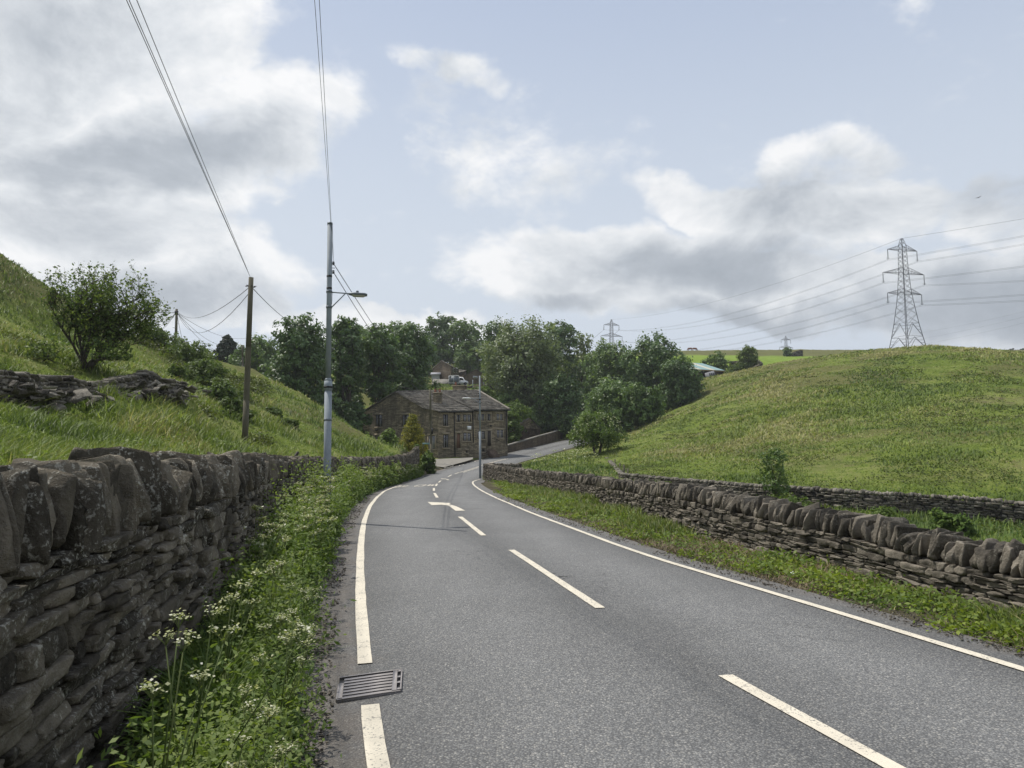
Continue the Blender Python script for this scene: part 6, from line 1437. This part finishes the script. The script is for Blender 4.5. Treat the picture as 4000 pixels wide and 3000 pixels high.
house('garage', 'brown stone garage with a wide low gable and one high pane', H2_, P(1860, 1510, 140)[2]-.8, P(1815, 1467, 138)[2], [wl_((H2_[0]+H2_[1])/2, P(1860, 1443, 139.5)[2]), wl_((H2_[2]+H2_[3])/2, P(1860, 1443, 139.5)[2])], M['house2'], cat='garage', windows=[(1849, 1863, 1470, 1476, 0, 'pale')])
H3 = [P(1690, 1510, 136), P(1750, 1510, 134), P(1752, 1510, 141), P(1700, 1510, 143)]
house('low_shed', 'low pale gabled shed beside the parked trailer', H3, P(1720, 1512, 135)[2]-1, P(1720, 1499, 135)[2], [wl_((H3[0]+H3[3])/2, P(1705, 1482, 140)[2]), wl_((H3[1]+H3[2])/2, P(1749, 1482, 137)[2])], M['house2'], cat='shed', roofm='conc')
H4 = [P(1686, 1486, 150), P(1716, 1486, 150), P(1718, 1480, 156), P(1690, 1480, 156)]
house('white_shed', 'pale blue white outbuilding glimpsed through the trees', H4, P(1700, 1486, 150)[2]-1, P(1700, 1462, 150)[2], [wl_((H4[0]+H4[3])/2, P(1700, 1450, 150)[2]), wl_((H4[1]+H4[2])/2, P(1700, 1450, 150)[2])], M['curtain'], cat='shed', roofm='curtain')
H5 = [P(2240, 1625, 136), P(2345, 1625, 140), P(2360, 1620, 148), P(2255, 1620, 146)]
house('roadside_barn', 'low barn with a grey slate roof between the trees above the road', H5, P(2290, 1640, 137)[2]-1, P(2290, 1607, 137)[2], [wl_((H5[0]+H5[3])/2, P(2290, 1573, 143)[2]), wl_((H5[1]+H5[2])/2, P(2320, 1575, 145)[2])], M['rend'], cat='barn')
H6 = [P(764, 1402, 128), P(826, 1402, 128), P(828, 1400, 136), P(766, 1400, 136)]
house('bungalow', 'grey bungalow with a low roof on the left skyline', H6, P(790, 1404, 128)[2]-1, P(790, 1391, 128)[2], [wl_((H6[0]+H6[3])/2, P(790, 1376, 132)[2]), wl_((H6[1]+H6[2])/2, P(790, 1376, 132)[2])], M['house2'], windows=[(785, 793, 1393, 1400, 0, 'w'), (805, 813, 1393, 1400, 0, 'w')], roofm='conc')
H7 = [P(500, 1368, 110), P(560, 1366, 110), P(562, 1360, 118), P(505, 1362, 118)]
# panel fence with posts above the cottage roof
pf = thing('panel_fence', 'dark panel fence with pale concrete posts on the terrace by the garage', 'fence', P(1900, 1510, 131)-[0, 0, .5])
pts_ = [(1822, 1512, 130), (1847, 1506, 130.5), (1889, 1500, 131), (1934, 1496, 131.5), (1962, 1495, 132)]
for i in range(4):
    a, b = P(*pts_[i]), P(*pts_[i+1]); h = 1.25; mb = MB(); c = (a+b)/2; d = unit(b-a); L = np.linalg.norm(b-a); mb.box((c[0], c[1], c[2]-h/2), (L/2-.06, .03, h/2), [d, np.cross([0, 0, 1], d), [0, 0, 1]]); mb.build('panel', M['dwood'] if i != 1 else M['rend'], pf)
for (u, v_, D) in ((1847, 1487, 130.3), (1889, 1482, 130.8), (1934, 1483, 131.3), (1822, 1505, 129.8)):
    a = P(u, v_, D); mb = MB(); mb.box((a[0], a[1], a[2]-1.0), (.07, .07, 1.15)); mb.build('post', M['galv'], pf)
slabwall('terrace_wall', 'rough retaining wall below the parked pickup behind the chimneys', [P(1700, 1512, 128), P(1765, 1509, 129), P(1830, 1512, 130)], 2.2, M['house2'], .5, cz_=.1)
# the pickup and the trailer
pk = P(1800, 1503, 133); V_ = thing('pickup', 'white pickup parked on the terrace left of the garage', 'pickup', pk); S_2 = 133/F
def prism(pts, y0, y1, mt, name, parent):
    n = len(pts); v = [(x, y0, z) for x, z in pts]+[(x, y1, z) for x, z in pts]; mb = MB(); mb.add(v, [tuple(range(n))[::-1], tuple(range(n, 2*n))]+[(i, (i+1) % n, n+(i+1) % n, n+i) for i in range(n)]); return mb.build(name, mt, parent)
X0, Z0 = pk[0], pk[2]-.15
bd = prism([(X0-1.5, Z0+.35), (X0-1.5, Z0+.95), (X0-.45, Z0+.95), (X0-.25, Z0+1.62), (X0+.35, Z0+1.62), (X0+.75, Z0+1.0), (X0+1.3, Z0+.85), (X0+1.35, Z0+.35)], pk[1], pk[1]+1.6, M['white'], 'body', V_)
prism([(X0-.3, Z0+1.0), (X0-.16, Z0+1.5), (X0+.28, Z0+1.5), (X0+.6, Z0+1.0)], pk[1]-.02, pk[1]-.005, M['glass'], 'side_window', V_)
for dx_ in (-1., .85): mb = MB(); mb.tube((X0+dx_, pk[1]-.03, Z0+.33), (X0+dx_, pk[1]+.2, Z0+.33), .33, None, 14); mb.build('wheel', M['black'], V_)
tr = P(1773, 1505, 132); T_ = thing('trailer', 'boxy dark livestock trailer with a pale curved roof frame', 'trailer', tr); x, y, z = tr; z -= .1
mb = MB(); hw_, hh_ = .95, 1.9
for sx in (-hw_, -.05, hw_): mb.tube((x+sx, y, z+.3), (x+sx, y, z+hh_), .035, None, 5)
mb.path([(x-hw_, y, z+hh_-.08), (x-hw_*.6, y, z+hh_), (x+hw_*.6, y, z+hh_+.03), (x+hw_, y, z+hh_-.06)], [.05]*4, 5); mb.tube((x-hw_, y, z+.65), (x+hw_, y, z+.65), .03, None, 5); mb.tube((x-hw_, y, z+.5), (x+hw_, y, z+.5), .03, None, 5); mb.build('frame', M['white'], T_)
mb = MB(); mb.box((x, y+1.0, z+1.1), (hw_-.04, .9, .72)); mb.build('body', M['dgalv'], T_)
for sx in (-.9, .9): mb = MB(); mb.tube((x+sx, y+.8, z+.3), (x+sx, y+1.0, z+.3), .3, None, 12); mb.build('wheel', M['black'], T_)
mb = MB(); mb.tube((x+hw_, y+.9, z+.35), (x+hw_+1.1, y+.6, z+.3), .04, None, 5); mb.build('drawbar', M['dgalv'], T_)
cr_ = P(841, 1419, 122); V2 = thing('parked_car', 'small pale car parked under the tall dark leylandii', 'car', cr_); X0, Z0 = cr_[0], cr_[2]-.15
prism([(X0-.75, Z0+.3), (X0-.75, Z0+.8), (X0-.45, Z0+1.4), (X0+.6, Z0+1.45), (X0+1.1, Z0+.9), (X0+1.9, Z0+.8), (X0+1.9, Z0+.3)], cr_[1], cr_[1]+1.6, M['white'], 'body', V2)
prism([(X0-.5, Z0+.85), (X0-.3, Z0+1.32), (X0+.5, Z0+1.34), (X0+.9, Z0+.88)], cr_[1]-.02, cr_[1]-.004, M['glass'], 'side_window', V2)
for dx_ in (-.3, 1.4): mb = MB(); mb.tube((X0+dx_, cr_[1]-.03, Z0+.3), (X0+dx_, cr_[1]+.2, Z0+.3), .3, None, 12); mb.build('wheel', M['black'], V2)
# open fronted shed with the striped roof
s0, s1 = P(2722, 1487, 128), P(2828, 1487, 130); shd = thing('field_shed', 'open fronted field shed with teal and cream striped tin roof', 'shed', ((s0+s1)/2-[0, 0, .3])); zf = P(2780, 1443, 128)[2]; zr_ = P(2780, 1424, 133)[2]
d = unit((s1-s0)*[1, 1, 0]); n = np.array([-d[1], d[0], 0]); zg = s0[2]-.8; x0, x1 = P(2702, 1440, 127.5), P(2833, 1440, 130); 
cols = ['teal', 'cream', 'teal', 'teal', 'cream', 'teal', 'teal']
rt0, rt1 = x0+d*0, x1; ns_ = 7
rf_ = []
for i in range(ns_):
    a = rt0+(rt1-rt0)*(i/ns_); b = rt0+(rt1-rt0)*((i+1)/ns_); A, B_ = wl_(a, zf), wl_(b, zf); Cc, Dd = wl_(b+n*4.6-d*1.6, zr_+.3), wl_(a+n*4.6-d*1.6, zr_+.3); t_ = np.array([0, 0, .1]); mb = MB()
    for j in range(4):   # corrugations
        k0, k1 = j/4, (j+.5)/4; k2 = (j+1)/4; w_ = lambda k_: A+(B_-A)*k_; q2 = lambda k_: Dd+(Cc-Dd)*k_; mb.add([w_(k0), w_(k1)+[0, 0, .05], w_(k2), q2(k2), q2(k1)+[0, 0, .05], q2(k0)], [(0, 1, 4, 5), (1, 2, 3, 4)])
    mb.build('roof_sheet', M[cols[i]], shd)
mb = MB(); bk0, bk1 = wl_(s0+n*4, 0), wl_(s1+n*4, 0)
mb.add([wl_(bk0, zg), wl_(bk1, zg), wl_(bk1, zr_), wl_(bk0, zr_)], [(0, 1, 2, 3)]); mb.add([wl_(s1, zg), wl_(bk1, zg), wl_(bk1, zr_), wl_(s1, zf-.05)], [(0, 1, 2, 3)]); mb.add([wl_(s0, zg), wl_(bk0, zg), wl_(bk0, zr_), wl_(s0, zf-.05)], [(0, 1, 2, 3)]); mb.build('wall', M['dwood'], shd)
for k_ in (.06, .55): p = s0+(s1-s0)*k_; mb = MB(); mb.box((p[0], p[1], (zf+zg)/2), (.08, .08, (zf-zg)/2)); mb.build('post', M['timber'], shd)
mb = MB(); a, b = wl_(s0-d*.5, zf-.1), wl_(s1+d*.3, zf-.1); c = (a+b)/2; mb.box(c, (np.linalg.norm(b-a)/2, .05, .1), [d, n, [0, 0, 1]]); p = s0+(s1-s0)*.55; mb.tube(wl_(p, zf-1.1), wl_(p+d*.7, zf-.15), .05, None, 4); mb.build('beam', M['timber'], shd)
p = P(2777, 1482, 127); mb = MB(); o = thing('leaning_gate', 'pale blue old door leaning against the front of the field shed', 'door', p-[0, 0, .3]); mb.box(p+[0, 0, .45], (.85, .05, .95), np.array([[.96, 0, .28], [0, 1, 0], [-.28, 0, .96]])); mb.build('panel', M['curtain'], o)
mb = MB()
for i in range(3): mb.box(p+[-.3+.35*i+.15, -.06, .85], (.11, .02, .3), np.array([[.96, 0, .28], [0, 1, 0], [-.28, 0, .96]]))
mb.build('pane', M['glass'], o)
# leaning posts by the short wall
for i, (u0, v0, u1, v1, D, lab) in enumerate([(2403, 1810, 2402, 1793, 58, 'farthest and smallest fence post beside the short stone wall'), (2422, 1828, 2421, 1808, 52.5, 'second farthest fence post beside the short stone wall'), (2438, 1843, 2437, 1815, 47.5, 'tall thin fence post nearest but one to the wall corner'), (2453, 1852, 2452, 1830, 45.6, 'nearest short fence post at the field wall corner')]):
    a, b = P(u0, v0+8, D), P(u1, v1, D); mb = MB(); mb.tube(a-[0, 0, .3], b, .06, .055, 7); v = np.vstack(mb.v); o = mk('fence_post', v-a, mb.f, M['pole']); o.location = tuple(a); tag(o, lab, 'fence post', 'fence posts by the short wall')
# odd post leaning over the left wall
a, b = P(1168, 1800, 17.5), P(1187, 1768, 17.5); a[0] = float(wlx(17.5))-.75; k_ = a[0]-P(1168, 1800, 17.5)[0]; mb = MB(); mb.box((a+b)/2+[k_*0, 0, -.1], (.03, .03, .25), np.array(Matrix.Rotation(R(30), 3, 'Y')).T); v = np.vstack(mb.v); o = mk('leaning_stake', v-a, mb.f, M['dwood']); o.location = tuple(a); tag(o, 'short dark stake leaning behind the left wall near the lamp', 'stake')
# cows grazing on the far skyline
def cow(label, u, D, flip):
    b = P(u, 1372, D); root = thing('cow', label, 'cow', b, 'cows on the far skyline'); s_ = -1 if flip else 1
    sk = [((-.95, 1.28), .30), ((-.5, 1.25), .40), ((.1, 1.2), .44), ((.6, 1.22), .40), ((.85, 1.15), .26), ((1.1, .75), .17), ((1.25, .42), .13), ((1.38, .22), .09)]
    mb = MB(); pts = [(b[0]+s_*x, b[1], b[2]+z) for (x, z), _ in sk]; mb.path(pts, [r_ for _, r_ in sk], 10)
    for x in (-.85, .62):
        for yy in (-.2, .2): mb.path([(b[0]+s_*x, b[1]+yy, b[2]+1.1), (b[0]+s_*(x+.03), b[1]+yy, b[2]+.5), (b[0]+s_*x, b[1]+yy, b[2]-.1)], [.15, .08, .06], 8)
    mb.path([(b[0]-s_*1.1, b[1], b[2]+1.45), (b[0]-s_*1.22, b[1], b[2]+1.0), (b[0]-s_*1.2, b[1], b[2]+.5)], [.05, .03, .05], 5)
    mb.build('body', M['cow'], root, smooth=True)
cow('left one of two brown cows grazing on the far skyline', 2695, 318, True); cow('right one of two brown cows grazing on the far skyline', 2714, 316, False)
# bird, high on the right
p = P(3820, 772, 60); mb = MB(); mb.add([p, p+[.22, .05, .10], p+[.34, 0, .22], p+[.12, -.06, .02]], [(0, 1, 2, 3)]); mb.add([p, p+[-.20, .05, .0], p+[-.34, 0, -.06], p+[-.12, -.06, -.03]], [(0, 1, 2, 3)])
mb.path([p+[.08, -.1, -.02], p, p+[-.08, .1, .0]], [.01, .035, .01], 6); v = np.vstack(mb.v); o = mk('bird', v-p, mb.f, M['black']); o.location = tuple(p); tag(o, 'small dark bird gliding high at the right', 'bird')
# litter
for u, v_, D, lab in ((3090, 2168, 8.9, 'pale crumpled litter in the grass at the foot of the right wall'),):
    p = P(u, v_, D); z = tz(p[0], p[1])+.06; c = np.array([p[0], p[1], z]); V, Fq = TM[2]; vv = (V*[.03, .03, .012]+rng.normal(0, .006, V.shape)); o = mk('litter', vv, [Fq], M['white']); o.location = tuple(c); tag(o, lab, 'litter')

# ------------------------------------------------------------------ air
hm = bpy.data.materials.new('haze'); hm.use_nodes = True; hm.node_tree.nodes.clear(); hq = N(hm.node_tree)
hv = hq.new('ShaderNodeVolumePrincipled'); hv.inputs['Color'].default_value = (.86, .90, .96, 1); hv.inputs['Density'].default_value = .0003; hv.inputs['Anisotropy'].default_value = .3
ho = hq.new('ShaderNodeOutputMaterial'); hm.node_tree.links.new(hv.outputs[0], ho.inputs['Volume'])
zmin = float(tv[:, 2].min())-1; zmax = max(175., float(tv[:, 2].max())+5)
mb = MB(); mb.box((0, 0, (zmin+zmax)/2), (1560, 1560, (zmax-zmin)/2)); struct(mb.build('haze', hm), 'stuff')['label'] = 'thin bluish air over the whole valley'
sc.cycles.volume_bounces = 0
print('zrange', zmin, zmax)
